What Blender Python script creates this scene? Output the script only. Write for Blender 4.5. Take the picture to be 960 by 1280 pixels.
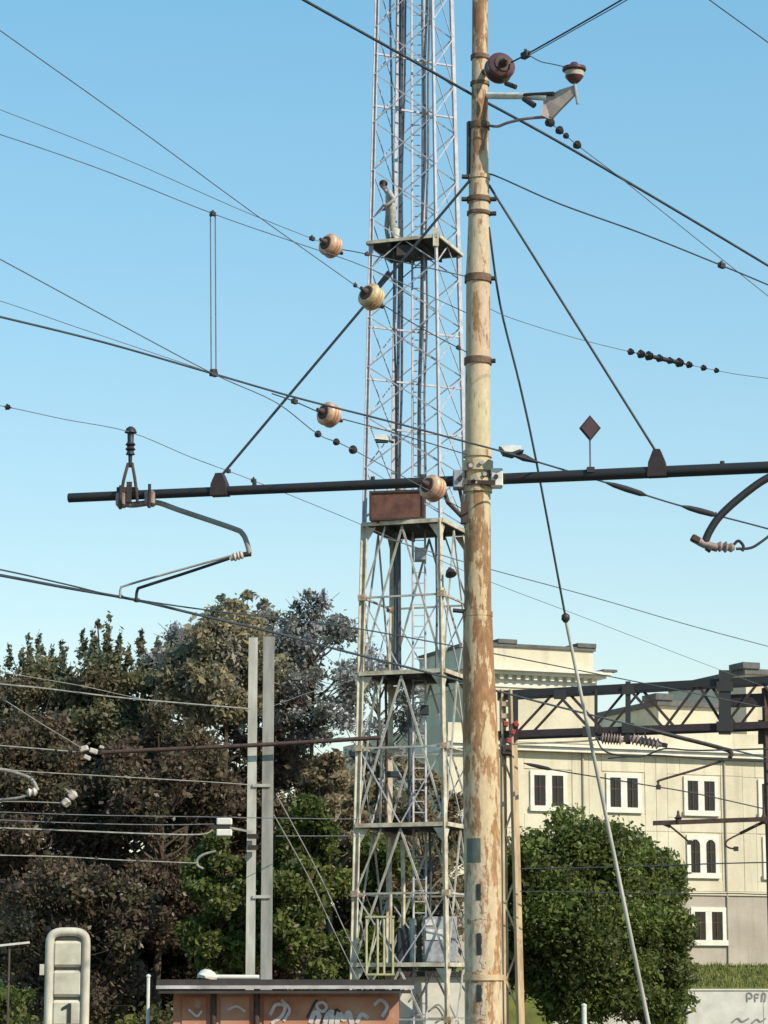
import bpy, bmesh, math, random
import numpy as np
from mathutils import Vector, Matrix, Quaternion

R = math.radians
rng = random.Random(7)
nrng = np.random.default_rng(11)
scene = bpy.context.scene
for o in list(bpy.data.objects):
    bpy.data.objects.remove(o)

# ------------------------------------------------------------------ camera
W, H, F = 960.0, 1280.0, 3292.0          # photograph size and focal length in its pixels
CAMZ = 2.2
HORIZON = 1240.0
PITCH = math.atan((HORIZON - H / 2) / F)
cam_d = bpy.data.cameras.new('camera')
cam = bpy.data.objects.new('camera', cam_d)
scene.collection.objects.link(cam)
cam.location = (0, 0, CAMZ)
cam.rotation_euler = (math.pi / 2 + PITCH, 0, 0)
cam_d.sensor_fit = 'VERTICAL'
cam_d.sensor_height = 24
cam_d.lens = F / H * 24
cam_d.clip_start = 0.1
cam_d.clip_end = 3000
scene.camera = cam
scene.render.resolution_x, scene.render.resolution_y = 768, 1024

# ------------------------------------------------------------------ sky, sun, exposure
SUN_EL, SUN_AZ = 38.0, 130.0             # azimuth clockwise from +Y (the view direction)
world = bpy.data.worlds.new('World')
scene.world = world
world.use_nodes = True
wn = world.node_tree.nodes
wl = world.node_tree.links
wn.clear()
sky = wn.new('ShaderNodeTexSky')
sky.sky_type = 'NISHITA'
sky.sun_disc = False
sky.sun_elevation = R(SUN_EL)
sky.sun_rotation = R(SUN_AZ)
sky.altitude = 0
sky.air_density = 1.5
sky.dust_density = 0.0
sky.ozone_density = 4.0
hsv = wn.new('ShaderNodeHueSaturation')
hsv.inputs['Hue'].default_value = 0.495
hsv.inputs['Saturation'].default_value = 1.38
gam = wn.new('ShaderNodeGamma')
gam.inputs['Gamma'].default_value = 0.62
bg = wn.new('ShaderNodeBackground')
bg.inputs['Strength'].default_value = 0.15
wo = wn.new('ShaderNodeOutputWorld')
wl.new(sky.outputs[0], hsv.inputs['Color'])
wl.new(hsv.outputs[0], gam.inputs['Color'])
wl.new(gam.outputs[0], bg.inputs['Color'])
wl.new(bg.outputs[0], wo.inputs['Surface'])

sun_d = bpy.data.lights.new('sun', 'SUN')
sun_d.energy = 2.65
sun_d.angle = R(0.5)
sun_d.color = (1.0, 0.90, 0.72)
sun = bpy.data.objects.new('sun', sun_d)
scene.collection.objects.link(sun)
sv = Vector((math.sin(R(SUN_AZ)) * math.cos(R(SUN_EL)), math.cos(R(SUN_AZ)) * math.cos(R(SUN_EL)), math.sin(R(SUN_EL))))
sun.rotation_euler = sv.to_track_quat('Z', 'Y').to_euler()
sun.location = sv * 60
vs = scene.view_settings
vs.view_transform = 'Standard'
vs.look = 'None'
vs.gamma = 1
vs.use_curve_mapping = False
vs.exposure = 1.02

# ------------------------------------------------------------------ helpers
cp, sp = math.cos(PITCH), math.sin(PITCH)

def P(px, py, D):
    """point of the place seen at photograph pixel (px, py), D metres ahead"""
    x = (px - W / 2) / F
    y = (H / 2 - py) / F
    dy, dz = cp - y * sp, sp + y * cp
    t = D / dy
    return Vector((x * t, D, CAMZ + dz * t))

def ppm(D):
    return F * cp / D

COL = scene.collection
OFF = {}

def tag(o, label=None, cat=None, group=None, kind=None):
    if label: o['label'] = label
    if cat: o['category'] = cat
    if group: o['group'] = group
    if kind: o['kind'] = kind
    return o

def thing(name, label, cat, loc, group=None):
    o = bpy.data.objects.new(name, None)
    o.empty_display_size = 0.2
    COL.objects.link(o)
    o.location = loc
    OFF[o.name] = Vector(loc)
    return tag(o, label, cat, group)

class MB:
    def __init__(s):
        s.v, s.f = [], []
    def add(s, vs_, fs):
        n = len(s.v)
        s.v += [Vector(q) for q in vs_]
        s.f += [tuple(i + n for i in f) for f in fs]
        return s
    def box(s, c, size, rot=None):
        c = Vector(c)
        hx, hy, hz = [q / 2 for q in size]
        vs_ = [Vector((x, y, z)) for x in (-hx, hx) for y in (-hy, hy) for z in (-hz, hz)]
        if rot is not None: vs_ = [rot @ q for q in vs_]
        return s.add([c + q for q in vs_], [(0, 1, 3, 2), (4, 6, 7, 5), (0, 4, 5, 1), (2, 3, 7, 6), (0, 2, 6, 4), (1, 5, 7, 3)])
    def tube(s, pts, r, n=8, cap=True):
        pts = [Vector(p) for p in pts]
        m = len(pts)
        rs = r if isinstance(r, (list, tuple)) else [r] * m
        tans = []
        for i in range(m):
            a, b = pts[max(0, i - 1)], pts[min(m - 1, i + 1)]
            tans.append((b - a).normalized())
        t0 = tans[0]
        up = Vector((0, 0, 1)) if abs(t0.z) < 0.9 else Vector((1, 0, 0))
        nrm = t0.cross(up).normalized()
        base = len(s.v)
        for i in range(m):
            t = tans[i]
            nrm = (nrm - t * nrm.dot(t)).normalized()
            bn = t.cross(nrm)
            for k in range(n):
                a = 2 * math.pi * (k + 0.5) / n
                s.v.append(pts[i] + (nrm * math.cos(a) + bn * math.sin(a)) * rs[i])
        for i in range(m - 1):
            for k in range(n):
                k2 = (k + 1) % n
                s.f.append((base + i * n + k, base + i * n + k2, base + (i + 1) * n + k2, base + (i + 1) * n + k))
        if cap:
            s.f.append(tuple(base + k for k in range(n - 1, -1, -1)))
            s.f.append(tuple(base + (m - 1) * n + k for k in range(n)))
        return s
    def bar(s, a, b, w, h=None, up=(0, 0, 1)):
        """rectangular bar from a to b, w across, h along 'up'"""
        a, b = Vector(a), Vector(b)
        h = h or w
        t = (b - a).normalized()
        up = Vector(up)
        if abs(t.dot(up)) > 0.97: up = Vector((0.37, -0.93, 0))
        x = t.cross(up).normalized()
        y = x.cross(t).normalized()
        vs_ = []
        for p in (a, b):
            for (i, j) in ((-1, -1), (1, -1), (1, 1), (-1, 1)):
                vs_.append(p + x * (i * w / 2) + y * (j * h / 2))
        return s.add(vs_, [(3, 2, 1, 0), (4, 5, 6, 7), (0, 1, 5, 4), (1, 2, 6, 5), (2, 3, 7, 6), (3, 0, 4, 7)])
    def angle(s, a, b, w, th, up=(0, 0, 1)):
        """L-section steel angle"""
        a, b = Vector(a), Vector(b)
        t = (b - a).normalized()
        up = Vector(up)
        if abs(t.dot(up)) > 0.97: up = Vector((0.37, -0.93, 0))
        x = t.cross(up).normalized()
        y = x.cross(t).normalized()
        prof = [(0, 0), (w, 0), (w, th), (th, th), (th, w), (0, w)]
        vs_ = [p + x * (i - w / 2) + y * (j - w / 2) for p in (a, b) for (i, j) in prof]
        fs = [(i, (i + 1) % 6, 6 + (i + 1) % 6, 6 + i) for i in range(6)]
        fs += [(3, 2, 1, 0), (5, 4, 3, 0), (6, 7, 8, 9), (6, 9, 10, 11)]
        return s.add(vs_, fs)
    def lathe(s, o, axis, prof, n=20):
        """prof: (distance along axis, radius)"""
        o, ax = Vector(o), Vector(axis).normalized()
        up = Vector((0, 0, 1)) if abs(ax.z) < 0.9 else Vector((1, 0, 0))
        x = ax.cross(up).normalized()
        y = ax.cross(x)
        base = len(s.v)
        for (h, r) in prof:
            for k in range(n):
                a = 2 * math.pi * k / n
                s.v.append(o + ax * h + (x * math.cos(a) + y * math.sin(a)) * max(r, 1e-4))
        for i in range(len(prof) - 1):
            for k in range(n):
                k2 = (k + 1) % n
                s.f.append((base + i * n + k, base + i * n + k2, base + (i + 1) * n + k2, base + (i + 1) * n + k))
        s.f.append(tuple(base + k for k in range(n - 1, -1, -1)))
        s.f.append(tuple(base + (len(prof) - 1) * n + k for k in range(n)))
        return s
    def prism(s, outline, depth):
        """outline: 3-D points in one plane (any order round), extruded by vector depth"""
        d = Vector(depth)
        m = len(outline)
        vs_ = [Vector(p) for p in outline] + [Vector(p) + d for p in outline]
        fs = [tuple(range(m - 1, -1, -1)), tuple(range(m, 2 * m))]
        fs += [(i, (i + 1) % m, m + (i + 1) % m, m + i) for i in range(m)]
        return s.add(vs_, fs)
    def build(s, name, mat, parent=None, smooth=False, loc=None, bevel=0):
        if parent is not None:
            off = OFF[parent.name]
        else:
            off = Vector(loc) if loc is not None else Vector((0, 0, 0))
        me = bpy.data.meshes.new(name)
        me.from_pydata([tuple(q - off) for q in s.v], [], s.f)
        bm = bmesh.new()
        bm.from_mesh(me)
        bmesh.ops.recalc_face_normals(bm, faces=bm.faces)
        if bevel:
            bmesh.ops.bevel(bm, geom=list(bm.edges), offset=bevel, segments=1, affect='EDGES', clamp_overlap=True)
        if smooth:
            for f in bm.faces: f.smooth = True
            for e in bm.edges:
                if len(e.link_faces) == 2 and e.calc_face_angle(0) > R(50): e.smooth = False
        bm.to_mesh(me)
        bm.free()
        me.materials.append(MATS[mat] if isinstance(mat, str) else mat)
        o = bpy.data.objects.new(name, me)
        COL.objects.link(o)
        OFF[o.name] = off
        if parent is not None: o.parent = parent
        elif loc is not None: o.location = loc
        return o

def smooth_path(pts, k=6):
    """Catmull-Rom through points"""
    pts = [Vector(p) for p in pts]
    if len(pts) < 3: return pts
    q = [2 * pts[0] - pts[1]] + pts + [2 * pts[-1] - pts[-2]]
    out = []
    for i in range(1, len(q) - 2):
        for j in range(k):
            t = j / k
            a, b, c, d = q[i - 1], q[i], q[i + 1], q[i + 2]
            out.append(0.5 * ((2 * b) + (-a + c) * t + (2 * a - 5 * b + 4 * c - d) * t * t + (-a + 3 * b - 3 * c + d) * t ** 3))
    out.append(pts[-1])
    return out

def path(px, d0, d1):
    """pixel polyline -> 3-D, distance going from d0 to d1 as along a straight line"""
    if len(px[0]) == 3: return [P(*q) for q in px]
    L = [0.0]
    for a, b in zip(px, px[1:]):
        L.append(L[-1] + math.hypot(b[0] - a[0], b[1] - a[1]))
    out = []
    for (x, y), l in zip(px, L):
        t = l / L[-1]
        out.append(P(x, y, 1.0 / ((1 - t) / d0 + t / d1)))
    return out

# ------------------------------------------------------------------ materials
MATS = {}

def new_mat(name):
    m = bpy.data.materials.new(name)
    m.use_nodes = True
    nt = m.node_tree
    b = nt.nodes['Principled BSDF']
    MATS[name] = m
    return m, nt, b

def noise(nt, scale, detail=4, coord='Object', stretch=None, rough=0.6):
    tc = nt.nodes.new('ShaderNodeTexCoord')
    mp = nt.nodes.new('ShaderNodeMapping')
    if stretch: mp.inputs['Scale'].default_value = stretch
    nt.links.new(tc.outputs[coord], mp.inputs['Vector'])
    n = nt.nodes.new('ShaderNodeTexNoise')
    n.inputs['Scale'].default_value = scale
    n.inputs['Detail'].default_value = detail
    n.inputs['Roughness'].default_value = rough
    nt.links.new(mp.outputs[0], n.inputs['Vector'])
    return n.outputs['Fac']

def ramp(nt, fac, stops):
    r = nt.nodes.new('ShaderNodeValToRGB')
    el = r.color_ramp.elements
    while len(el) < len(stops): el.new(0.5)
    for e, (p, c) in zip(el, stops):
        e.position = p
        e.color = (*c, 1) if len(c) == 3 else c
    nt.links.new(fac, r.inputs['Fac'])
    return r.outputs['Color']

def mixc(nt, fac, a, b, mode='MIX'):
    m = nt.nodes.new('ShaderNodeMix')
    m.data_type = 'RGBA'
    m.blend_type = mode
    for sock, v in ((m.inputs[0], fac), (m.inputs[6], a), (m.inputs[7], b)):
        if isinstance(v, (int, float)): sock.default_value = v
        elif isinstance(v, tuple): sock.default_value = (*v, 1)
        else: nt.links.new(v, sock)
    return m.outputs[2]

def bump(nt, b, fac, strength, dist=0.01):
    n = nt.nodes.new('ShaderNodeBump')
    n.inputs['Strength'].default_value = strength
    n.inputs['Distance'].default_value = dist
    nt.links.new(fac, n.inputs['Height'])
    nt.links.new(n.outputs[0], b.inputs['Normal'])

def plain(name, c1, c2=None, rough=0.6, metal=0.0, scale=6.0, bmp=0.15, stretch=None, spec=0.4):
    m, nt, b = new_mat(name)
    c2 = c2 or tuple(q * 0.65 for q in c1)
    n = noise(nt, scale, 6, stretch=stretch)
    nt.links.new(ramp(nt, n, [(0.35, c2), (0.62, c1)]), b.inputs['Base Color'])
    b.inputs['Roughness'].default_value = rough
    b.inputs['Metallic'].default_value = metal
    b.inputs['Specular IOR Level'].default_value = spec
    if bmp: bump(nt, b, noise(nt, scale * 5, 5), bmp)
    return m

def peeling(name, paint, paint2, rust, rust2, amount, scale=4.0):
    """paint flaking off rusty steel; amount 0..1 of bare rust"""
    m, nt, b = new_mat(name)
    n1 = noise(nt, scale, 8, stretch=(1, 1, 0.32), rough=0.65)
    n2 = noise(nt, scale * 4.5, 6, stretch=(1, 1, 0.5))
    n3 = noise(nt, scale * 0.6, 3, stretch=(1, 1, 0.6))
    pc = ramp(nt, n2, [(0.3, paint2), (0.65, paint)])
    rc = ramp(nt, n2, [(0.3, rust2), (0.68, rust)])
    lo = 0.40 + (amount - 0.5) * 0.42
    mask = ramp(nt, n1, [(lo, (1, 1, 1)), (lo + 0.07, (0, 0, 0))])
    col = mixc(nt, mask, pc, rc)
    col = mixc(nt, ramp(nt, n3, [(0.55, (0, 0, 0)), (0.7, (0.35, 0.35, 0.35))]), col, tuple(q * 0.4 for q in rust))
    nt.links.new(col, b.inputs['Base Color'])
    b.inputs['Roughness'].default_value = 0.7
    b.inputs['Specular IOR Level'].default_value = 0.3
    bump(nt, b, mask, 0.25, 0.006)
    return m

def stained(name, c1, c2):
    """weathered plaster: broad patches, rain streaks, fine grain"""
    m, nt, b = new_mat(name)
    n1 = noise(nt, 0.35, 5)
    n2 = noise(nt, 2.2, 6, stretch=(1, 1, 0.08))
    n3 = noise(nt, 9.0, 5)
    col = ramp(nt, n1, [(0.35, c2), (0.6, c1)])
    col = mixc(nt, ramp(nt, n2, [(0.52, (0, 0, 0)), (0.75, (0.5, 0.5, 0.5))]), col, tuple(q * 0.62 for q in c2))
    col = mixc(nt, 0.3, col, ramp(nt, n3, [(0.3, (0.7, 0.68, 0.65)), (0.7, (1, 1, 1))]), 'MULTIPLY')
    nt.links.new(col, b.inputs['Base Color'])
    b.inputs['Roughness'].default_value = 0.9
    bump(nt, b, n3, 0.15, 0.02)
    return m

plain('navy_steel', (0.018, 0.022, 0.028), (0.03, 0.022, 0.018), 0.5, scale=9)
plain('black_iron', (0.025, 0.024, 0.024), (0.05, 0.03, 0.022), 0.55, scale=14)
plain('brown_iron', (0.085, 0.045, 0.034), (0.04, 0.025, 0.022), 0.7, scale=9)
plain('plum_face', (0.085, 0.04, 0.045), (0.06, 0.03, 0.033), 0.6, scale=9)
plain('plum_iron', (0.045, 0.030, 0.033), (0.028, 0.02, 0.022), 0.65, scale=9)
plain('collar_rust', (0.20, 0.12, 0.075), (0.09, 0.05, 0.034), 0.75, scale=12)
plain('wire_dark', (0.055, 0.06, 0.07), (0.03, 0.034, 0.042), 0.5, scale=5, bmp=0)
plain('wire_grey', (0.16, 0.165, 0.175), (0.09, 0.09, 0.1), 0.5, scale=5, bmp=0)
plain('wire_pale', (0.32, 0.30, 0.26), (0.17, 0.16, 0.14), 0.5, scale=5, bmp=0)
plain('galvanised', (0.44, 0.44, 0.45), (0.27, 0.27, 0.29), 0.5, 0.25, scale=7)
plain('tower_steel', (0.52, 0.50, 0.53), (0.36, 0.34, 0.38), 0.55, 0.0, scale=5)
plain('tower_paint', (0.62, 0.56, 0.44), (0.36, 0.28, 0.19), 0.65, scale=3.2)
plain('rust_joint', (0.50, 0.42, 0.30), (0.26, 0.15, 0.09), 0.75, scale=9)
plain('tower_grey', (0.50, 0.47, 0.41), (0.30, 0.26, 0.21), 0.65, scale=3.2)
plain('yellow_paint', (0.42, 0.40, 0.22), (0.28, 0.27, 0.15), 0.6, scale=6)
plain('deck_dark', (0.05, 0.045, 0.04), (0.03, 0.028, 0.028), 0.8, scale=8)
plain('cable_black', (0.075, 0.085, 0.105), (0.04, 0.045, 0.055), 0.5, scale=5, bmp=0)
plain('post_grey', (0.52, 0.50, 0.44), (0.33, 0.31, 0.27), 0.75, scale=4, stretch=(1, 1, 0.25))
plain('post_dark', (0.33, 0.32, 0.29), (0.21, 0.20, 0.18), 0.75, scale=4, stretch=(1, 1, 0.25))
plain('mast_beige', (0.58, 0.43, 0.26), (0.36, 0.24, 0.14), 0.7, scale=5, stretch=(1, 1, 0.3))
plain('ceramic_orange', (0.64, 0.43, 0.27), (0.36, 0.17, 0.11), 0.45, scale=9, bmp=0.05, spec=0.6)
plain('ceramic_yellow', (0.62, 0.49, 0.27), (0.36, 0.22, 0.11), 0.45, scale=9, bmp=0.05, spec=0.6)
plain('ceramic_brown', (0.13, 0.05, 0.045), (0.08, 0.03, 0.03), 0.3, scale=9, bmp=0.05, spec=0.6)
plain('ceramic_white', (0.58, 0.52, 0.45), (0.38, 0.31, 0.26), 0.35, scale=9, bmp=0.05)
plain('ceramic_pink', (0.33, 0.25, 0.235), (0.18, 0.125, 0.115), 0.5, scale=12, bmp=0.1)
plain('ceramic_gusset', (0.50, 0.41, 0.36), (0.36, 0.28, 0.25), 0.6, scale=10)
plain('red_paint', (0.38, 0.05, 0.05), (0.18, 0.04, 0.035), 0.6, scale=12)
plain('white_paint', (0.74, 0.73, 0.68), (0.55, 0.53, 0.48), 0.6, scale=7)
plain('cream_panel', (0.60, 0.56, 0.45), (0.44, 0.39, 0.30), 0.5, scale=4, bmp=0.05)
plain('frame_cream', (0.62, 0.57, 0.47), (0.38, 0.33, 0.26), 0.6, scale=4, stretch=(1, 1, 0.4))
plain('digit_dark', (0.035, 0.04, 0.045), None, 0.6, scale=8, bmp=0)
plain('panel_rust', (0.17, 0.075, 0.05), (0.09, 0.038, 0.03), 0.75, scale=3.5)
plain('plate_green', (0.13, 0.16, 0.12), (0.09, 0.11, 0.08), 0.6, scale=10)
stained('facade_cream', (0.68, 0.61, 0.46), (0.56, 0.49, 0.36))
stained('facade_panel', (0.7, 0.635, 0.485), (0.58, 0.51, 0.38))
stained('facade_grey', (0.46, 0.4, 0.335), (0.36, 0.31, 0.26))
plain('trim_white', (0.76, 0.72, 0.63), (0.64, 0.59, 0.50), 0.8, scale=2, bmp=0.05)
plain('roof_cap', (0.14, 0.135, 0.13), (0.085, 0.08, 0.078), 0.8, scale=2)
plain('shutter_brown', (0.055, 0.028, 0.02), (0.03, 0.016, 0.012), 0.5, scale=3, bmp=0)
plain('fascia_grey', (0.58, 0.54, 0.52), (0.30, 0.27, 0.26), 0.8, scale=2.2)
plain('roof_slab', (0.06, 0.05, 0.048), (0.035, 0.03, 0.03), 0.85, scale=3)
plain('concrete_white', (0.72, 0.69, 0.63), (0.56, 0.53, 0.47), 0.9, scale=1.6)
plain('bark', (0.10, 0.075, 0.055), (0.05, 0.037, 0.028), 0.9, scale=5, stretch=(1, 1, 0.3))
plain('bark_pale', (0.26, 0.22, 0.17), (0.14, 0.115, 0.09), 0.9, scale=5, stretch=(1, 1, 0.3))
plain('grass_green', (0.15, 0.16, 0.03), (0.08, 0.095, 0.025), 0.9, scale=1.2)
plain('grass_blade', (0.20, 0.20, 0.05), (0.09, 0.11, 0.03), 0.8, scale=1.5, bmp=0)
plain('skin', (0.36, 0.20, 0.14), None, 0.6, scale=9, bmp=0)
plain('hair_dark', (0.02, 0.015, 0.014), None, 0.6, scale=12)
plain('khaki_shirt', (0.44, 0.43, 0.40), (0.26, 0.26, 0.24), 0.9, scale=9)
plain('khaki_trousers', (0.36, 0.34, 0.29), (0.22, 0.21, 0.17), 0.9, scale=9)
plain('boot_black', (0.03, 0.028, 0.026), None, 0.7, scale=9)
plain('graffiti_pale', (0.62, 0.55, 0.52), (0.48, 0.40, 0.38), 0.8, scale=6, bmp=0)
plain('graffiti_grey', (0.27, 0.28, 0.26), (0.20, 0.2, 0.19), 0.8, scale=6, bmp=0)
plain('graffiti_dark', (0.05, 0.05, 0.055), None, 0.8, scale=6, bmp=0)

def pole_paint():
    m, nt, b = new_mat('pole_paint')
    tc = nt.nodes.new('ShaderNodeTexCoord')
    sx_ = nt.nodes.new('ShaderNodeSeparateXYZ')
    nt.links.new(tc.outputs['Object'], sx_.inputs[0])
    wob = noise(nt, 2.5, 4, stretch=(1, 1, 0.6))
    ad = nt.nodes.new('ShaderNodeMath')
    ad.operation = 'MULTIPLY_ADD'
    ad.inputs[1].default_value = 1.6
    nt.links.new(wob, ad.inputs[0])
    nt.links.new(sx_.outputs['Z'], ad.inputs[2])
    dv = nt.nodes.new('ShaderNodeMath')
    dv.operation = 'DIVIDE'
    dv.inputs[1].default_value = 14.0
    nt.links.new(ad.outputs[0], dv.inputs[0])
    zf = dv.outputs[0]
    q = lambda z: (z + 0.8) / 14.0
    paint = ramp(nt, zf, [(q(0), (0.64, 0.50, 0.34)), (q(4.6), (0.64, 0.49, 0.31)), (q(6.0), (0.60, 0.45, 0.27)), (q(6.6), (0.60, 0.48, 0.30)), (q(7.6), (0.61, 0.52, 0.34)), (q(8.3), (0.62, 0.45, 0.31)), (q(9.2), (0.60, 0.48, 0.33)), (q(10.2), (0.62, 0.46, 0.30))])
    rust = ramp(nt, zf, [(q(0), (0.48, 0.28, 0.14)), (q(4.0), (0.44, 0.24, 0.115)), (q(5.8), (0.35, 0.185, 0.09)), (q(6.8), (0.40, 0.25, 0.13)), (q(9.5), (0.40, 0.24, 0.13)), (q(10.5), (0.36, 0.19, 0.10))])
    amt = ramp(nt, zf, [(q(0), (0.46,) * 3), (q(4.0), (0.50,) * 3), (q(5.6), (0.64,) * 3), (q(6.3), (0.58,) * 3), (q(6.9), (0.38,) * 3), (q(8.0), (0.38,) * 3), (q(8.5), (0.50,) * 3), (q(9.4), (0.42,) * 3), (q(10.2), (0.54,) * 3)])
    streak = noise(nt, 11.0, 9, stretch=(1, 1, 0.16), rough=0.7)
    blot = noise(nt, 6.0, 8, stretch=(1, 1, 0.45), rough=0.7)
    av = nt.nodes.new('ShaderNodeMath')
    av.operation = 'MULTIPLY_ADD'
    av.inputs[1].default_value = 0.5
    nt.links.new(streak, av.inputs[0])
    hb_ = nt.nodes.new('ShaderNodeMath')
    hb_.operation = 'MULTIPLY'
    hb_.inputs[1].default_value = 0.5
    nt.links.new(blot, hb_.inputs[0])
    nt.links.new(hb_.outputs[0], av.inputs[2])
    # mask = smoothstep((amount*0.36+0.33) - noise)
    th = nt.nodes.new('ShaderNodeMath')
    th.operation = 'MULTIPLY_ADD'
    th.inputs[1].default_value = 0.40
    th.inputs[2].default_value = 0.29
    nt.links.new(amt, th.inputs[0])
    sb_ = nt.nodes.new('ShaderNodeMath')
    sb_.operation = 'SUBTRACT'
    nt.links.new(th.outputs[0], sb_.inputs[0])
    nt.links.new(av.outputs[0], sb_.inputs[1])
    mr = nt.nodes.new('ShaderNodeMapRange')
    mr.inputs['From Min'].default_value = -0.012
    mr.inputs['From Max'].default_value = 0.014
    nt.links.new(sb_.outputs[0], mr.inputs['Value'])
    fine = noise(nt, 30.0, 6, stretch=(1, 1, 0.4))
    pc = mixc(nt, 0.55, paint, ramp(nt, fine, [(0.3, (0.55, 0.5, 0.45)), (0.7, (1, 1, 1))]), 'MULTIPLY')
    rc = mixc(nt, 0.75, rust, ramp(nt, fine, [(0.3, (0.35, 0.32, 0.3)), (0.7, (1, 1, 1))]), 'MULTIPLY')
    col = mixc(nt, mr.outputs[0], pc, rc)
    drk = noise(nt, 13.0, 5, stretch=(1, 1, 0.22))
    col = mixc(nt, ramp(nt, drk, [(0.63, (0, 0, 0)), (0.72, (0.75, 0.75, 0.75))]), col, (0.11, 0.055, 0.03))
    nt.links.new(col, b.inputs['Base Color'])
    b.inputs['Roughness'].default_value = 0.75
    b.inputs['Specular IOR Level'].default_value = 0.3
    bump(nt, b, sb_.outputs[0], 0.5, 0.012)
pole_paint()
peeling('pole_patch', (0.64, 0.52, 0.38), (0.48, 0.36, 0.24), (0.40, 0.25, 0.14), (0.26, 0.15, 0.08), 0.55, 7.0)

def wall_red():
    m, nt, b = new_mat('wall_red')
    n1 = noise(nt, 1.2, 6)
    n2 = noise(nt, 3.5, 7)
    col = ramp(nt, n1, [(0.3, (0.30, 0.11, 0.065)), (0.5, (0.44, 0.20, 0.12)), (0.7, (0.48, 0.27, 0.18))])
    col = mixc(nt, ramp(nt, n2, [(0.58, (0, 0, 0)), (0.70, (0.7, 0.7, 0.7))]), col, (0.42, 0.29, 0.25))
    nt.links.new(col, b.inputs['Base Color'])
    b.inputs['Roughness'].default_value = 0.9
    bump(nt, b, n2, 0.25, 0.02)
wall_red()

def ground_mat():
    m, nt, b = new_mat('ballast')
    tc = nt.nodes.new('ShaderNodeTexCoord')
    v = nt.nodes.new('ShaderNodeTexVoronoi')
    v.inputs['Scale'].default_value = 14
    nt.links.new(tc.outputs['Object'], v.inputs['Vector'])
    n = noise(nt, 0.25, 5)
    a = ramp(nt, v.outputs['Distance'], [(0.0, (0.20, 0.175, 0.15)), (0.7, (0.09, 0.08, 0.07))])
    col = mixc(nt, ramp(nt, n, [(0.45, (0, 0, 0)), (0.62, (1, 1, 1))]), a, (0.075, 0.085, 0.035))
    nt.links.new(col, b.inputs['Base Color'])
    b.inputs['Roughness'].default_value = 0.95
    bump(nt, b, v.outputs['Distance'], 0.5, 0.03)
ground_mat()

def leaf_mat():
    m, nt, b = new_mat('leaf')
    a = nt.nodes.new('ShaderNodeAttribute')
    a.attribute_name = 'tint'
    nt.links.new(a.outputs['Color'], b.inputs['Base Color'])
    b.inputs['Roughness'].default_value = 0.8
    b.inputs['Specular IOR Level'].default_value = 0.12
    tr = nt.nodes.new('ShaderNodeBsdfTranslucent')
    nt.links.new(a.outputs['Color'], tr.inputs['Color'])
    mx = nt.nodes.new('ShaderNodeMixShader')
    mx.inputs[0].default_value = 0.42
    out = nt.nodes['Material Output']
    nt.links.new(b.outputs[0], mx.inputs[1])
    nt.links.new(tr.outputs[0], mx.inputs[2])
    nt.links.new(mx.outputs[0], out.inputs['Surface'])
leaf_mat()

def glass_mat():
    m, nt, b = new_mat('glass_dark')
    b.inputs['Base Color'].default_value = (0.012, 0.010, 0.009, 1)
    b.inputs['Roughness'].default_value = 0.12
    b.inputs['Specular IOR Level'].default_value = 0.5
glass_mat()

# ================================================================== SETTING
g = MB()
N = 60
xs = [(-1 + 2 * i / N) for i in range(N + 1)]
gx = [1500 * (abs(t) ** 2.2) * (1 if t > 0 else -1) for t in xs]
gy = [400 + 1600 * (abs(t) ** 2.2) * (1 if t > 0 else -1) for t in xs]
vv = [(x, y, 0) for y in gy for x in gx]
ff = [(j * (N + 1) + i, j * (N + 1) + i + 1, (j + 1) * (N + 1) + i + 1, (j + 1) * (N + 1) + i) for j in range(N) for i in range(N)]
g.add(vv, ff)
tag(g.build('ground', 'ballast'), kind='structure')

# ------------------------------------------------------------------ building plane
BA = P(620, HORIZON, 126)
BANG = R(22)
BU = Vector((math.cos(BANG), math.sin(BANG), 0))
BN = Vector((math.sin(BANG), -math.cos(BANG), 0))      # out of the facade

def on_facade(px, py, out=0.0):
    """(u, z) where the sight line meets the facade plane pushed 'out' metres"""
    d = P(px, py, 1.0) - Vector((0, 0, CAMZ))
    o = BA + BN * out
    t = (o - Vector((0, 0, CAMZ))).dot(BN) / d.dot(BN)
    q = Vector((0, 0, CAMZ)) + d * t
    return (q - BA).dot(BU), q.z

BROT = Matrix(((BU.x, -BN.x, 0), (BU.y, -BN.y, 0), (0, 0, 1)))

def fbox(mb, u0, u1, z0, z1, n0, n1):
    """box on the facade: along u, up z, from n0 to n1 out of the wall"""
    c = BA + BU * ((u0 + u1) / 2) + BN * ((n0 + n1) / 2)
    c.z = (z0 + z1) / 2
    return mb.box(c, (abs(u1 - u0), abs(n1 - n0), abs(z1 - z0)), BROT)

UZ = on_facade
z_base = UZ(910, 1207)[1]
z_grey = UZ(910, 1118)[1]
z_corn = UZ(850, 946)[1]
z_par = UZ(860, 915)[1]
u_l = UZ(560, 1000)[0]
u_r = UZ(1090, 1000)[0]

# raised terrain under the building, grass bank in front of it
t = MB()
tz = z_base
c = [BA + BU * (u_l - 40), BA + BU * (u_r + 60)]
f0, f1 = 2.5, 7.0
prof = [(-60, tz), (f0 - 1.2, tz), (f0, tz - 0.15), (f1, tz - 1.1), (f1 + 0.02, -0.3)]
vs_ = []
for q in c:
    for (n_, z_) in prof:
        w_ = q + BN * n_
        vs_.append((w_.x, w_.y, z_))
m_ = len(prof)
t.add(vs_, [(i, i + 1, m_ + i + 1, m_ + i) for i in range(m_ - 1)])
tag(t.build('grass_bank', 'grass_green'), kind='structure')

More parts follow.
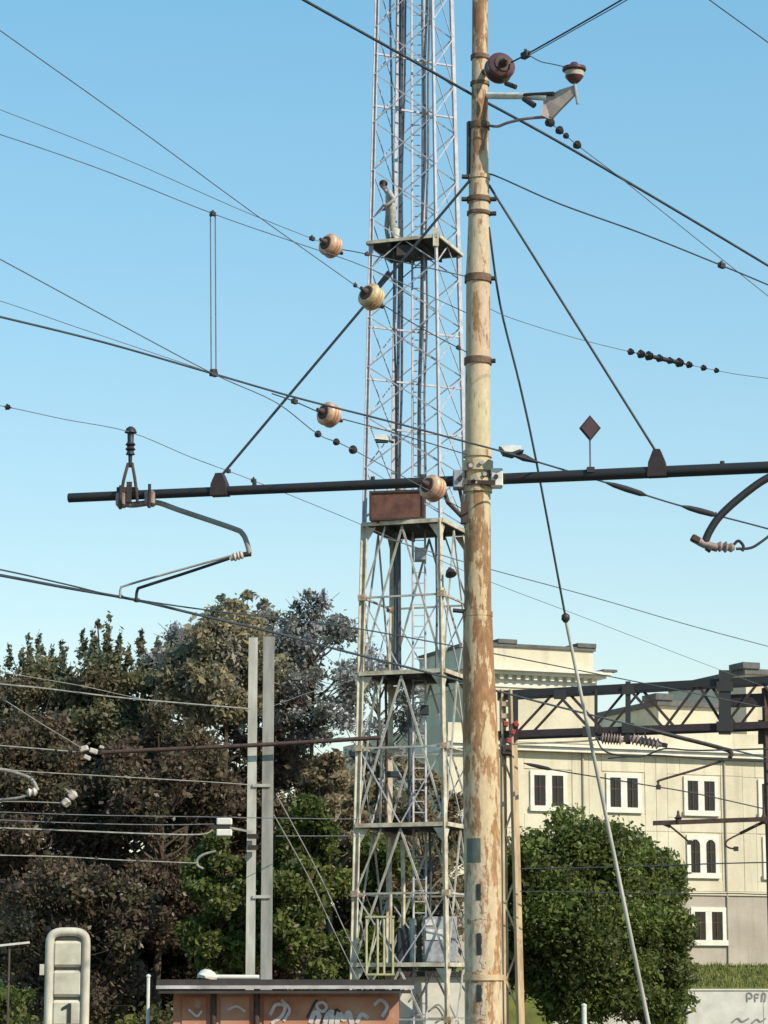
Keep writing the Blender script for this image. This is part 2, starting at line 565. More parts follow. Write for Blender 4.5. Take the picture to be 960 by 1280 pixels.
gr = MB()
u0_, u1_ = UZ(770, 1215)[0], UZ(1040, 1215)[0]
for i in range(7000):
    uu, nn = rng.uniform(u0_, u1_), rng.uniform(1.4, 6.9)
    zb_ = tz - 0.15 - (nn - f0) / (f1 - f0) * 0.95 if nn > f0 else tz - 0.08
    q = BA + BU * uu + BN * nn
    q.z = zb_ - 0.03
    h_ = rng.uniform(0.08, 0.28) * (1.6 if rng.random() < 0.06 else 1)
    a_ = rng.uniform(0, math.pi)
    d_ = Vector((math.cos(a_), math.sin(a_), 0)) * 0.035
    gr.add([q - d_, q + d_, q + Vector((rng.uniform(-0.12, 0.12), rng.uniform(-0.12, 0.12), h_))], [(0, 1, 2)])
tag(gr.build('grass', 'grass_blade'), 'rough green grass growing on the bank below the cream building', 'grass', kind='stuff')

# ------------------------------------------------------------------ building
bld = thing('station_building', 'pale cream building with paired windows, square tower and grey base behind the gantry', 'building', (BA.x, BA.y, z_base))
fbox(MB(), u_l, u_r, z_grey, z_corn, -14, 0).build('wall', 'facade_cream', bld)
fbox(MB(), u_l, u_r, z_base - 0.6, z_grey, -14, 0.04).build('base_wall', 'facade_grey', bld)
fbox(MB(), u_l, u_r, z_grey - 0.06, z_grey + 0.12, 0.0, 0.12).build('string_course', 'facade_panel', bld)
m = MB()
fbox(m, u_l, u_r, z_corn, z_corn + 0.22, -14.2, 0.45)
fbox(m, u_l, u_r, z_corn + 0.22, z_corn + 0.34, -14.2, 0.6)
m.build('cornice', 'trim_white', bld)
fbox(MB(), u_l, u_r, z_corn + 0.34, z_par, -13.8, 0.05).build('parapet', 'facade_cream', bld)
# left square tower
ta, tb = UZ(585, 850)[0], UZ(742, 850)[0]
z_tc = UZ(690, 847)[1]
z_fr = UZ(690, 862)[1]
z_tt = UZ(690, 812)[1]
tw = fbox(MB(), ta, tb, z_par - 0.8, z_fr, -6, 0.15).build('tower_wall', 'facade_cream', bld)
fbox(MB(), ta - 0.06, tb + 0.06, z_fr, z_tc, -6.06, 0.22).build('frieze', 'trim_white', bld)
m = MB()
fbox(m, ta - 0.35, tb + 0.4, z_tc, z_tc + 0.16, -6.4, 0.6)
fbox(m, ta - 0.55, tb + 0.6, z_tc + 0.16, z_tc + 0.3, -6.6, 0.85)
m.build('cornice', 'trim_white', bld)
n_d = 15
for i in range(n_d):
    uu = ta + (tb - ta) * (i + 0.5) / n_d
    fbox(MB(), uu - 0.09, uu + 0.09, z_tc - 0.22, z_tc, 0.2, 0.48).build('dentil', 'trim_white', bld)
fbox(MB(), tb + 0.1, tb + 0.85, z_tc + 0.303, z_tc + 0.42, -6.5, 0.9).build('cornice_end', 'roof_cap', bld)
at_ = fbox(MB(), ta, tb - 0.05, z_tc + 0.3, z_tt, -6, 0.1).build('attic_wall', 'facade_panel', bld)
m = MB()
fbox(m, ta - 0.1, tb + 0.05, z_tt, z_tt + 0.16, -6.1, 0.2)
m.build('roof_cap', 'roof_cap', bld)
for uu in (UZ(632, 805)[0], tb - 0.45):
    fbox(MB(), uu - 0.5, uu + 0.5, z_tt + 0.16, z_tt + 0.36, -1.2, 0.26).build('corner_block', 'roof_cap', bld)
# raised blocks to the right
for (xa, xb, yt, nn) in ((823, 908, 884, -3.0), (932, 1060, 846, -4.5)):
    ua, ub = UZ(xa, yt, nn)[0], UZ(xb, yt, nn)[0]
    zt = UZ((xa + xb) / 2, yt, nn)[1]
    fbox(MB(), ua, ub, z_par - 0.8, zt, -13, nn).build('upper_wall', 'facade_cream', bld)
    fbox(MB(), ua - 0.15, ub + 0.15, zt, zt + 0.28, -13.2, nn + 0.2).build('roof_cap', 'roof_cap', bld)
    fbox(MB(), ua - 0.3, ua + 0.7, zt + 0.28, zt + 0.6, nn - 1.2, nn + 0.3).build('corner_block', 'roof_cap', bld)
# windows: pixel rect of the pair opening
wins = []
for (x0, x1, y0, y1, arch) in ((667, 703, 970, 1007, 0), (762, 796, 973, 1009, 0), (859, 892, 977, 1013, 0), (952, 985, 981, 1016, 0),
                               (667, 700, 1046, 1086, 1), (765, 796, 1048, 1088, 1), (863, 893, 1050, 1091, 1), (958, 987, 1052, 1093, 1),
                               (672, 704, 1138, 1172, 0), (770, 802, 1139, 1174, 0), (868, 902, 1140, 1175, 0)):
    ua, za = UZ(x0, y1)
    ub, zb = UZ(x1, y0)
    wins.append((ua, ub, za, zb, arch))
def arch_outline(u0, u1, z0, z1, n_, arch):
    pts = [(u0, z0), (u1, z0)]
    if arch:
        r = (u1 - u0) / 2
        for k in range(9):
            a = math.pi * k / 8
            pts.append(((u0 + u1) / 2 + r * math.cos(a), z1 - r + r * math.sin(a)))
    else:
        pts += [(u1, z1), (u0, z1)]
    out = []
    for (u, z) in pts:
        q = BA + BU * u + BN * n_
        out.append(Vector((q.x, q.y, z)))
    return out
for (ua, ub, za, zb, arch) in wins:
    wb = 0.2
    gap = 0.34
    w = MB()
    # surround: jambs, mullion, head, sill standing proud of the wall
    fbox(w, ua - wb, ua, za - 0.24, zb + 0.22, 0.0, 0.10)
    fbox(w, ub, ub + wb, za - 0.24, zb + 0.22, 0.0, 0.10)
    um = (ua + ub) / 2
    fbox(w, um - gap / 2, um + gap / 2, za, zb, 0.0, 0.095)
    fbox(w, ua, ub, zb, zb + 0.22, 0.0, 0.10)
    win = w.build('window', 'trim_white', bld)
    fbox(MB(), ua - wb - 0.04, ub + wb + 0.04, za - 0.26, za, 0.0, 0.19).build('sill', 'trim_white', win)
    for (p0, p1) in ((ua, um - gap / 2), (um + gap / 2, ub)):
        MB().prism(arch_outline(p0 + 0.02, p1 - 0.02, za, zb - 0.01, 0.02, arch), BN * 0.03).build('pane', 'glass_dark', win)
        k = MB()
        pc_ = (p0 + p1) / 2
        fbox(k, pc_ - 0.035, pc_ + 0.035, za, zb - 0.04, 0.05, 0.085)
        zz = za + (zb - za) * 0.62
        fbox(k, p0 + 0.02, p1 - 0.02, zz - 0.035, zz + 0.035, 0.05, 0.08)
        k.build('glazing_bar', 'shutter_brown', win)
        if arch:
            r = (p1 - p0) / 2
            for sgn in (-1, 1):
                pts = [(p0 if sgn < 0 else p1, zb), (pc_, zb)]
                for q in range(5):
                    a = math.pi / 2 * (1 - q / 4)
                    pts.append((pc_ + sgn * r * math.cos(a), zb - r + r * math.sin(a)))
                ol = []
                for (u, z) in pts:
                    qq = BA + BU * u + BN * 0.0
                    ol.append(Vector((qq.x, qq.y, z)))
                MB().prism(ol, BN * 0.092).build('arch_spandrel', 'trim_white', win)
for x in (728, 905):
    uu = UZ(x, 1000)[0]
    a_, b__ = BA + BU * uu + BN * 0.1, BA + BU * uu + BN * 0.1
    MB().tube([(a_.x, a_.y, z_base), (a_.x, a_.y, z_corn)], 0.05, 8).build('downpipe', 'facade_grey', bld)
# facade panels with recessed joints, kept clear of the windows
edges = [UZ(x, 1000)[0] for x in (600, 640, 655, 715, 736, 752, 806, 820, 834, 850, 901, 928, 944, 996, 1030, 1070)]
rows = [z_grey + 0.14, UZ(850, 1040)[1], z_corn - 0.02]
jg = 0.02
for i in range(len(edges) - 1):
    e0, e1 = edges[i] + jg / 2, edges[i + 1] - jg / 2
    for j in range(len(rows) - 1):
        r0, r1 = rows[j] + jg / 2, rows[j + 1] - jg / 2
        hit = [q for q in wins if q[0] - 0.4 < e1 and q[1] + 0.4 > e0 and q[2] - 0.3 < r1 and q[3] + 0.3 > r0]
        spans = [(e0, e1, r0, r1)]
        if hit:
            q = hit[0]
            a, b_, lo, hi = q[0] - 0.39, q[1] + 0.39, q[2] - 0.37, q[3] + 0.31
            spans = [(e0, e1, r0, lo), (e0, e1, hi, r1), (e0, a, lo + jg, hi - jg), (b_, e1, lo + jg, hi - jg)]
        for (a, b_, c0, c1) in spans:
            if b_ - a > 0.12 and c1 - c0 > 0.12:
                fbox(MB(), a, b_, c0, c1, 0.0, 0.035 + rng.random() * 0.012).build('panel', 'facade_panel', bld)

# ------------------------------------------------------------------ boundary wall in front of the bank
def wall_at(D, x0, x1, ytop, mat, name, label, cat, th=0.2, joints=()):
    a, b_ = P(x0, ytop, D), P(x1, ytop, D)
    root = thing(name, label, cat, ((a.x + b_.x) / 2, D, 0))
    xs_ = [a.x] + [P(q, ytop, D).x for q in joints] + [b_.x]
    for p, q in zip(xs_, xs_[1:]):
        MB().box(((p + q) / 2, D, a.z / 2), (q - p - 0.02, th, a.z)).build('panel', mat, root)
    MB().box(((a.x + b_.x) / 2, D, a.z + 0.03), (b_.x - a.x + 0.04, th + 0.08, 0.06)).build('coping', 'trim_white', root)
    return root, a.z
bw, bwz = wall_at(104, 690, 1100, 1238, 'concrete_white', 'boundary_wall', 'low pale concrete boundary wall with faint scrawls below the grass bank', 'wall', joints=(770, 855, 953, 1030))
def scribble(pts, D, w, mat, parent, out=0.014):
    """flat painted stroke lying on a wall face at distance D"""
    q = smooth_path([P(x, y, D) for (x, y) in pts], 5)
    m = MB()
    for a, b_ in zip(q, q[1:]):
        t_ = (b_ - a)
        if t_.length < 1e-5: continue
        t_.normalize()
        s_ = Vector((-t_.z, 0, t_.x)) * (w / 2)
        a2, b2 = a - t_ * w * 0.2, b_ + t_ * w * 0.2
        m.add([a2 - s_, a2 + s_, b2 + s_, b2 - s_], [(0, 1, 2, 3)])
    # fan of overlapping dabs: step each dab out a hair so none share a plane
    for i in range(len(m.v)):
        m.v[i].y -= 0.0007 * (i // 4 % 9)
    return m.build('graffiti', mat, parent)
for s_ in ([(934, 1252), (934, 1242), (939, 1242), (940, 1247), (935, 1248)], [(944, 1252), (944, 1243), (949, 1243)], [(944, 1247), (948, 1247)],
           [(952, 1252), (953, 1242), (957, 1243), (956, 1252)]):
    scribble(s_, 103.88, 0.05, 'graffiti_grey', bw)
for s_ in ([(915, 1278), (922, 1273), (928, 1277), (936, 1273)], [(940, 1279), (946, 1274), (951, 1277), (957, 1273)]):
    scribble(s_, 103.88, 0.06, 'graffiti_grey', bw)
for (x, name, label) in ((852, 'fence_post', 'slim grey steel post standing before the pale boundary wall'),):
    a = P(x, 1235, 103.3)
    r_ = thing(name, label, 'post', (a.x, 103.3, 0))
    MB().bar((a.x, 103.3, 0), (a.x, 103.3, a.z), 0.16, 0.12).build('shaft', 'post_grey', r_)
    MB().bar((a.x + 0.17, 103.3, 0), (a.x + 0.17, 103.3, a.z - 0.02), 0.1, 0.08).build('stay', 'post_dark', r_)
a = P(730, 1258, 80)
r_ = thing('marker_post', 'short white marker post standing before the leafy green tree', 'post', (a.x, 80, 0))
MB().tube([(a.x, 80, 0), (a.x, 80, a.z)], 0.075, 10).build('shaft', 'white_paint', r_)
MB().lathe((a.x, 80, a.z), (0, 0, 1), [(0, 0.085), (0.05, 0.085), (0.09, 0.02)], 10).build('cap', 'white_paint', r_)

# ================================================================== TREES
def crown_mesh(name, parent, clumps, palette, leaf, count, jitter=0.25, shell=0.55, speck=0.03):
    """clumps: (centre, (rx, ry, rz)); leaves spread through each clump's volume"""
    off = OFF[parent.name]
    vol = np.array([c[1][0] * c[1][1] * c[1][2] for c in clumps]) ** (2 / 3)
    per = np.maximum(12, (count * vol / vol.sum())).astype(int)
    allv, allc = [], []
    pal = np.array(palette)
    for (c, rr), n in zip(clumps, per):
        d = nrng.normal(size=(n, 3))
        d /= np.linalg.norm(d, axis=1)[:, None]
        rad = nrng.random(n) ** shell
        p = np.array(c) + d * rad[:, None] * np.array(rr) * (1 + nrng.normal(size=(n, 1)) * jitter)
        a = nrng.normal(size=(n, 3))
        a /= np.linalg.norm(a, axis=1)[:, None]
        b_ = np.cross(a, nrng.normal(size=(n, 3)))
        b_ /= np.linalg.norm(b_, axis=1)[:, None]
        s = leaf * np.exp(nrng.normal(size=(n, 1)) * 0.35)
        al, bl = a * s, b_ * s * 0.55
        q = np.stack([p - al, p + bl, p + al, p - bl], axis=1)
        allv.append(q.reshape(-1, 3))
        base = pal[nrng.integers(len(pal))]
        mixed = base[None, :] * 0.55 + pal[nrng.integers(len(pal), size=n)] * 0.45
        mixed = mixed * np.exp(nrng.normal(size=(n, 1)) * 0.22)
        pale = nrng.random(n) < speck
        mixed[pale] = mixed[pale] * 0.4 + np.array([0.30, 0.27, 0.22])
        allc.append(np.repeat(mixed, 4, axis=0))
    v = np.concatenate(allv) - np.array(off)
    col = np.concatenate(allc)
    nq = len(v) // 4
    me = bpy.data.meshes.new(name)
    me.vertices.add(len(v))
    me.vertices.foreach_set('co', v.astype(np.float32).ravel())
    me.loops.add(nq * 4)
    me.loops.foreach_set('vertex_index', np.arange(nq * 4, dtype=np.int32))
    me.polygons.add(nq)
    me.polygons.foreach_set('loop_start', (np.arange(nq) * 4).astype(np.int32))
    me.polygons.foreach_set('loop_total', np.full(nq, 4, dtype=np.int32))
    at = me.color_attributes.new('tint', 'FLOAT_COLOR', 'POINT')
    at.data.foreach_set('color', np.concatenate([col, np.ones((len(col), 1))], axis=1).astype(np.float32).ravel())
    me.update()
    me.validate()
    me.materials.append(MATS['leaf'])
    o = bpy.data.objects.new(name, me)
    COL.objects.link(o)
    o.parent = parent
    OFF[o.name] = off
    return o

def limb(m, a, b_, r0, r1, bend=0.12, n=5):
    a, b_ = Vector(a), Vector(b_)
    L = (b_ - a).length
    j = Vector((rng.gauss(0, 1), rng.gauss(0, 1), rng.gauss(0, 0.5))) * L * bend * 0.5
    mid = (a + b_) / 2 + j + Vector((0, 0, -0.08 * L))
    pts = smooth_path([a, mid, b_], 3)
    k = len(pts)
    m.tube(pts, [r0 + (r1 - r0) * i / (k - 1) for i in range(k)], n)

def tree(name, label, x, ytop, ybot, wpx, D, palette, leaf, count, nclump, bark='bark', csize=0.3, group='trees behind the railway', spires=(), lean=0.0, trunk_r=None, twigs=0, shape=1.0, low=0.0, flat=0.75, thin=1.0, jit=0.2):
    """crown spanning ytop..ybot and wpx wide, in the photograph's pixels at distance D"""
    k = ppm(D)
    top, bot = P(x, ytop, D), P(x, ybot, D)
    base = Vector((top.x, D, 0))
    root = thing(name, label, 'tree', base, group)
    hz = (top.z - bot.z) / 2
    cz = (top.z + bot.z) / 2
    rx = wpx / k / 2
    ry = rx * 0.75
    cs = csize * rx
    clumps = []
    for i in range(nclump):
        while True:
            d = Vector((rng.uniform(-1, 1), rng.uniform(-1, 1), rng.uniform(-1, 1)))
            if 0.15 < d.length < 1: break
        d = d * (d.length ** -0.35)            # push outwards
        wz = 1.0 - 0.28 * shape * max(0, d.z)
        c = Vector((top.x + d.x * (rx - cs * 0.6) * wz + lean * d.z, D + d.y * ry * wz, cz + d.z * (hz - cs * 0.5)))
        q = cs * rng.uniform(0.65, 1.35)
        clumps.append((c, (q, q, q * flat)))
    for (sx, sy, sw, sh) in spires:            # upright leafy shoots on the crown's top
        c = P(sx, sy, D + rng.uniform(-0.6, 0.6))
        for dz, f in ((0, 0.55), (-0.7, 0.85), (-1.4, 1.15)):
            clumps.append((c + Vector((rng.uniform(-0.05, 0.05), 0, dz * sh / k)), (sw * f / k, sw * f / k, sh * 0.75 / k)))
    # trunk and limbs
    tr = trunk_r or max(0.14, hz * 0.05)
    ttop = Vector((top.x + lean, D, cz + hz * 0.45))
    fork = Vector((top.x + rng.uniform(-0.2, 0.2), D, max(1.2, bot.z + hz * 0.3)))
    m = MB()
    pts = smooth_path([base, (base + fork) / 2 + Vector((rng.uniform(-0.15, 0.15), 0, 0)), fork, ttop], 4)
    m.tube(pts, [tr * (1 - 0.8 * i / (len(pts) - 1)) for i in range(len(pts))], 8)
    m.build('trunk', bark, root, smooth=True)
    m = MB()
    for i, (c, rr) in enumerate(clumps):
        tpar = min(0.95, max(0.0, (c.z - fork.z) / max(0.1, ttop.z - fork.z) - 0.35))
        a = fork.lerp(ttop, tpar)
        limb(m, a, c, tr * 0.28, tr * 0.06, n=4)
        for _ in range(twigs):
            e = c + Vector((rng.gauss(0, 1) * rr[0], rng.gauss(0, 1) * rr[1], rng.gauss(0, 1) * rr[2])) * 0.9
            limb(m, c.lerp(a, 0.2), e, tr * 0.06 + 0.008, 0.008, n=3)
    m.build('branches', bark, root)
    crown_mesh('crown', root, clumps, palette, leaf * LEAF, int(count * DENS * thin), jitter=jit)
    return root

LEAF, DENS = 0.66, 2.1                    # leaf size and number relative to the figures below
PINE = [(0.152, 0.167, 0.101), (0.115, 0.127, 0.085), (0.208, 0.195, 0.101), (0.191, 0.141, 0.09)]
OLIVE = [(0.309, 0.261, 0.14), (0.237, 0.209, 0.125), (0.363, 0.297, 0.171), (0.2, 0.176, 0.113)]
SILVER = [(0.306, 0.311, 0.306), (0.23, 0.234, 0.214), (0.398, 0.388, 0.398), (0.184, 0.187, 0.137)]
BROWN = [(0.155, 0.106, 0.078), (0.121, 0.087, 0.069), (0.184, 0.129, 0.092), (0.098, 0.095, 0.055), (0.132, 0.118, 0.069)]
DRY = [(0.276, 0.214, 0.125), (0.193, 0.138, 0.079), (0.124, 0.097, 0.053), (0.359, 0.29, 0.185)]
GREEN = [(0.123, 0.154, 0.041), (0.09, 0.12, 0.034), (0.17, 0.184, 0.056), (0.079, 0.091, 0.03)]
DEEP = [(0.141, 0.188, 0.05), (0.104, 0.139, 0.04), (0.193, 0.235, 0.064), (0.099, 0.108, 0.035)]

# left wood: dark pines, taller grey and olive crowns, bare brown trees, green understorey
tree('pine_tree', 'dark pine with short upright tufts on its top, left of the tallest tuft', 45, 815, 1030, 165, 92, PINE, 0.13, 15000, 60, spires=((12, 812, 5, 13), (37, 800, 7, 15), (50, 796, 6, 14), (78, 805, 6, 14), (28, 818, 6, 12), (66, 814, 6, 12)), shape=0.2)
tree('pine_tree', 'dark pine bearing the tallest dark pointed tuft of the wood', 135, 806, 1030, 150, 90, PINE, 0.13, 15000, 60, spires=((104, 796, 6, 14), (118, 792, 6, 15), (135, 782, 7, 20), (149, 794, 5, 16), (161, 812, 6, 12), (122, 776, 3, 5)), shape=0.2)
tree('pine_tree', 'dark pine whose one tuft rises beside the rounded olive crown', 198, 815, 1040, 110, 94, PINE, 0.13, 9000, 40, spires=((176, 796, 6, 13), (196, 806, 6, 11), (210, 812, 6, 11)), shape=0.2)
tree('olive_tree', 'broad rounded olive brown tree behind the twin grey posts', 282, 750, 920, 165, 88, OLIVE[:3] + SILVER[:2], 0.13, 19000, 70, csize=0.26, thin=0.8, spires=((277, 744, 5, 4), (311, 740, 9, 4), (262, 770, 9, 6), (330, 752, 8, 5)))
tree('silver_tree', 'tall thin silvery tree with sky showing through, beside the lattice tower', 394, 744, 940, 165, 90, SILVER, 0.115, 12000, 74, bark='bark', csize=0.22, twigs=5, thin=0.42, spires=((385, 739, 10, 5), (405, 742, 9, 6), (372, 752, 9, 5), (432, 775, 8, 4)))
tree('silver_tree', 'low thin silvery tree filling the gap between pines and olive brown tree', 232, 776, 925, 125, 91, SILVER, 0.115, 7600, 44, csize=0.22, twigs=5, thin=0.45)
tree('silver_tree', 'thin silvery tree seen through the legs of the lattice tower', 476, 790, 1000, 120, 96, SILVER, 0.115, 4600, 40, csize=0.22, twigs=5, thin=0.4)
tree('bare_tree', 'dense brown twiggy tree behind the sloping pale wire and clamp', 50, 880, 1180, 210, 87, BROWN, 0.12, 17000, 70, twigs=5, csize=0.24, shape=0)
tree('bare_tree', 'brown twiggy tree between rounded sign and twin grey posts', 205, 870, 1200, 200, 86, BROWN, 0.12, 17000, 70, twigs=5, csize=0.24, shape=0)
tree('bare_tree', 'brown twiggy tree behind the twin grey posts below the olive brown crown', 330, 880, 1080, 170, 92, BROWN, 0.12, 12000, 50, twigs=4, csize=0.26, shape=0)
tree('dry_tree', 'beige dry-leaved tree just left of the lattice tower', 415, 925, 1130, 95, 86, DRY, 0.12, 6500, 40, bark='bark_pale', twigs=4, csize=0.28, shape=0)
tree('dry_tree', 'beige dry-leaved tree seen through the lattice tower', 530, 930, 1210, 130, 88, DRY, 0.12, 9000, 44, bark='bark_pale', twigs=3, csize=0.26, shape=0)
tree('green_tree', 'small green tree just left of the twin grey posts over the red hut', 282, 1020, 1270, 110, 82, GREEN, 0.12, 12000, 44, csize=0.3, shape=0)
tree('green_tree', 'green leafy tree between twin grey posts and lattice tower', 385, 985, 1270, 125, 81, GREEN, 0.12, 16000, 54, csize=0.28, shape=0)
tree('dark_tree', 'dark brown undergrowth tree standing behind the rounded number sign', 95, 1060, 1290, 230, 84, BROWN, 0.12, 13000, 60, twigs=5, csize=0.24, shape=0)
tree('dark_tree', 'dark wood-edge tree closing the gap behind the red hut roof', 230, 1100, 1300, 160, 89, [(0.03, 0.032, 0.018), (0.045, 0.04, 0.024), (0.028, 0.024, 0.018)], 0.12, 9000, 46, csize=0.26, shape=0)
tree('green_tree', 'green shrubby tree behind the cabinets on the lattice tower', 478, 1030, 1290, 110, 84, GREEN, 0.12, 9000, 40, csize=0.28, shape=0)
tree('dark_tree', 'deep brown tree at the far back of the wood behind the pines', 150, 930, 1290, 460, 101, BROWN, 0.17, 30000, 170, csize=0.2, shape=0)
tree('dark_tree', 'deep olive tree at the far back of the wood behind the dry-leaved trees', 430, 960, 1290, 330, 102, OLIVE, 0.17, 22000, 130, csize=0.2, shape=0)
tree('dark_tree', 'deep brown tree far behind the small pale box on the wires', 285, 950, 1290, 230, 99, BROWN, 0.17, 12000, 80, csize=0.24, shape=0)
tree('silver_tree', 'greyish thin crown right behind the tops of the twin grey posts', 342, 758, 930, 110, 93, SILVER[:3] + OLIVE[:2], 0.115, 8000, 46, csize=0.24, twigs=5, thin=0.5)
# right of the pole
tree('leafy_tree', 'dense deep green leafy tree before the cream building', 722, 1006, 1290, 218, 97, DEEP, 0.125, 52000, 110, csize=0.29, shape=-0.35, jit=0.12)
tree('leafy_tree', 'smaller green leafy tree at the right side of the dense deep green one', 820, 1036, 1290, 98, 98, DEEP + [(0.17, 0.18, 0.08)], 0.125, 15000, 90, csize=0.34, shape=0.25, jit=0.12)
def shrub(name, label, x, ytop, wpx, D, palette, count, leaf=0.09):
    k = ppm(D)
    top = P(x, ytop, D)
    root = thing(name, label, 'shrub', (top.x, D, 0), 'shrubs along the railway')
    cl = []
    for i in range(18):
        c = Vector((top.x + rng.uniform(-1, 1) * wpx / k / 2, D + rng.uniform(-0.6, 0.6), rng.uniform(0.3, 1.0) * (top.z - 0.25)))
        q = rng.uniform(0.25, 0.45)
        cl.append((c, (q, q, q)))
    m = MB()
    for (c, rr) in cl: limb(m, (top.x + rng.uniform(-0.2, 0.2), D, 0), c, 0.03, 0.01, n=4)
    m.build('stems', 'bark', root)
    crown_mesh('foliage', root, cl, palette, leaf, count)
shrub('shrub', 'brownish low shrub in front of the pale boundary wall', 815, 1247, 60, 101, DRY[1:] + GREEN, 2600)
shrub('shrub', 'yellow green weeds beside the rounded number sign', 170, 1268, 60, 60, [(0.14, 0.14, 0.03), (0.09, 0.10, 0.03), (0.18, 0.16, 0.05)], 2600, 0.06)
shrub('shrub', 'green weeds at the left foot of the wood behind the number sign', 18, 1225, 70, 62, GREEN + [(0.10, 0.085, 0.04)], 3200, 0.06)
shrub('shrub', 'straw coloured weeds growing against the end of the red hut', 205, 1250, 40, 55, [(0.16, 0.12, 0.06), (0.09, 0.10, 0.03), (0.11, 0.09, 0.04)], 2200, 0.05)

# ================================================================== LATTICE TOWER
TD = 71.5
TX = P(521, HORIZON, TD).x
PHI = R(25)
def tz_of(y): return P(521, y, TD).z
def tower_r(z):
    z0, z1 = 0.0, tz_of(0)
    return 1.93 + (1.18 - 1.93) * (z - z0) / (z1 - z0)
def corner(k, z):
    a = PHI + math.pi / 2 * k
    r = tower_r(z)
    return Vector((TX + r * math.cos(a), TD + r * math.sin(a), z))
ZT = 33.0
tower = thing('lattice_tower', 'tall grey steel lattice tower with platforms behind the rusty pole', 'tower', (TX, TD, 0))
z_split = tz_of(660)
for k in range(4):
    d = Vector((math.cos(PHI + math.pi / 2 * k), math.sin(PHI + math.pi / 2 * k), 0))
    MB().angle(corner(k, 0), corner(k, z_split), 0.145, 0.04, d).build('leg', 'tower_paint', tower)
    MB().angle(corner(k, z_split), corner(k, ZT), 0.10, 0.028, d).build('leg', 'tower_steel', tower)
# upper bracing: crossed thin angles, one panel after another
zl = z_split + 0.15
PH = 1.42
while zl < ZT - 0.6:
    zh = min(zl + PH, ZT)
    for k in range(4):
        n_ = (corner(k, zl) + corner((k + 1) % 4, zl)) / 2 - Vector((TX, TD, zl))
        n_.z = 0
        n_.normalize()
        MB().bar(corner(k, zl) + n_ * 0.01, corner((k + 1) % 4, zh) + n_ * 0.01, 0.034, 0.02, n_).build('brace', 'tower_steel', tower)
        MB().bar(corner((k + 1) % 4, zl) - n_ * 0.015, corner(k, zh) - n_ * 0.015, 0.034, 0.02, n_).build('brace', 'tower_steel', tower)
    zl = zh
# lower bracing: horizontals and large V struts between the platforms
plat_y = [310, 660, 845, 1033, 1205]
plat_z = [tz_of(y) for y in plat_y]
low_z = [0.05] + sorted(plat_z)[:-1]
for i in range(len(low_z) - 1):
    a, b_ = low_z[i], low_z[i + 1]
    mid = (a + b_) / 2
    for k in range(4):
        c0, c1 = corner(k, a), corner((k + 1) % 4, a)
        n_ = (c0 + c1) / 2 - Vector((TX, TD, a))
        n_.z = 0
        n_.normalize()
        t0, t1 = corner(k, b_ - 0.12), corner((k + 1) % 4, b_ - 0.12)
        top = t0.lerp(t1, 0.5)
        MB().bar(c0, top, 0.055, 0.04, n_).build('strut', 'tower_grey', tower)
        MB().bar(c1, top + Vector((0, 0, -0.05)), 0.055, 0.04, n_).build('strut', 'tower_grey', tower)
        MB().bar(corner(k, mid), corner((k + 1) % 4, mid), 0.05, 0.06, n_).build('horizontal', 'tower_grey', tower)
        q0, q1 = corner(k, mid), corner((k + 1) % 4, mid)
        for sgn in (0, 1):                     # secondary bracing
            e0, e1 = (q0, q1) if sgn else (q1, q0)
            MB().bar(e0, c0.lerp(c1, 0.5) + n_ * 0.03 * (sgn + 1), 0.032, 0.025, n_).build('brace', 'tower_steel', tower)
        for qq in (q0, q1):
            MB().box(qq - n_ * 0.0 + Vector((0, 0, 0)), (0.2, 0.2, 0.16), Matrix.Rotation(PHI + math.pi / 4, 3, 'Z')).build('joint_plate', 'rust_joint', tower) if k % 2 == 0 else None
        if k in (0, 2):
            MB().bar(q0, (t0 * 0.72 + t1 * 0.28), 0.04, 0.04, n_).build('strut', 'tower_grey', tower)
        # knee plates below the platform
        for (q, s_) in ((t0, t1), (t1, t0)):
            e = (s_ - q).normalized()
            MB().prism([q + e * 0.06 - n_ * 0.02, q + e * 0.34 - n_ * 0.02, q + e * 0.06 + Vector((0, 0, -0.42)) - n_ * 0.02], n_ * 0.02).build('knee_plate', 'tower_paint', tower)
# platforms
def platform(z, grow, mat_edge, i):
    e = 0.11 if i else 0.09
    cs = []
    for k in range(4):
        a = PHI + math.pi / 2 * k
        r = tower_r(z) + grow
        cs.append(Vector((TX + r * math.cos(a), TD + r * math.sin(a), z)))
    deck = MB().prism([c + Vector((0, 0, -0.05)) for c in cs], (0, 0, 0.05)).build('platform', 'deck_dark', tower)
    for k in range(4):
        p, q = cs[k], cs[(k + 1) % 4]
        n_ = ((p + q) / 2 - Vector((TX, TD, z)))
        n_.z = 0
        n_.normalize()
        MB().bar(p + n_ * 0.03 + Vector((0, 0, -0.03)), q + n_ * 0.03 + Vector((0, 0, -0.03)), 0.05, e, (0, 0, 1)).build('edge_beam', mat_edge, deck)
    for s_ in (0.3, 0.7):
        MB().bar(cs[0].lerp(cs[1], s_) + Vector((0, 0, -0.12)), cs[3].lerp(cs[2], s_) + Vector((0, 0, -0.12)), 0.07, 0.13).build('joist', 'deck_dark', deck)
    return deck
for i, z in enumerate(plat_z):
    platform(z, 0.10 if i == 0 else 0.04, 'tower_paint', i)
# underside box and end plate of the topmost platform
z0 = plat_z[0]
c2, c3, c0_ = corner(2, z0), corner(3, z0), corner(0, z0)
MB().box(((c2 + c3) / 2 + Vector((0.1, 0.25, -0.32))), (0.6, 0.5, 0.3)).build('junction_box', 'deck_dark', tower)
MB().box(c3 + Vector((-0.02, -0.06, -0.06)), (0.16, 0.10, 0.52)).build('end_plate', 'tower_paint', tower)
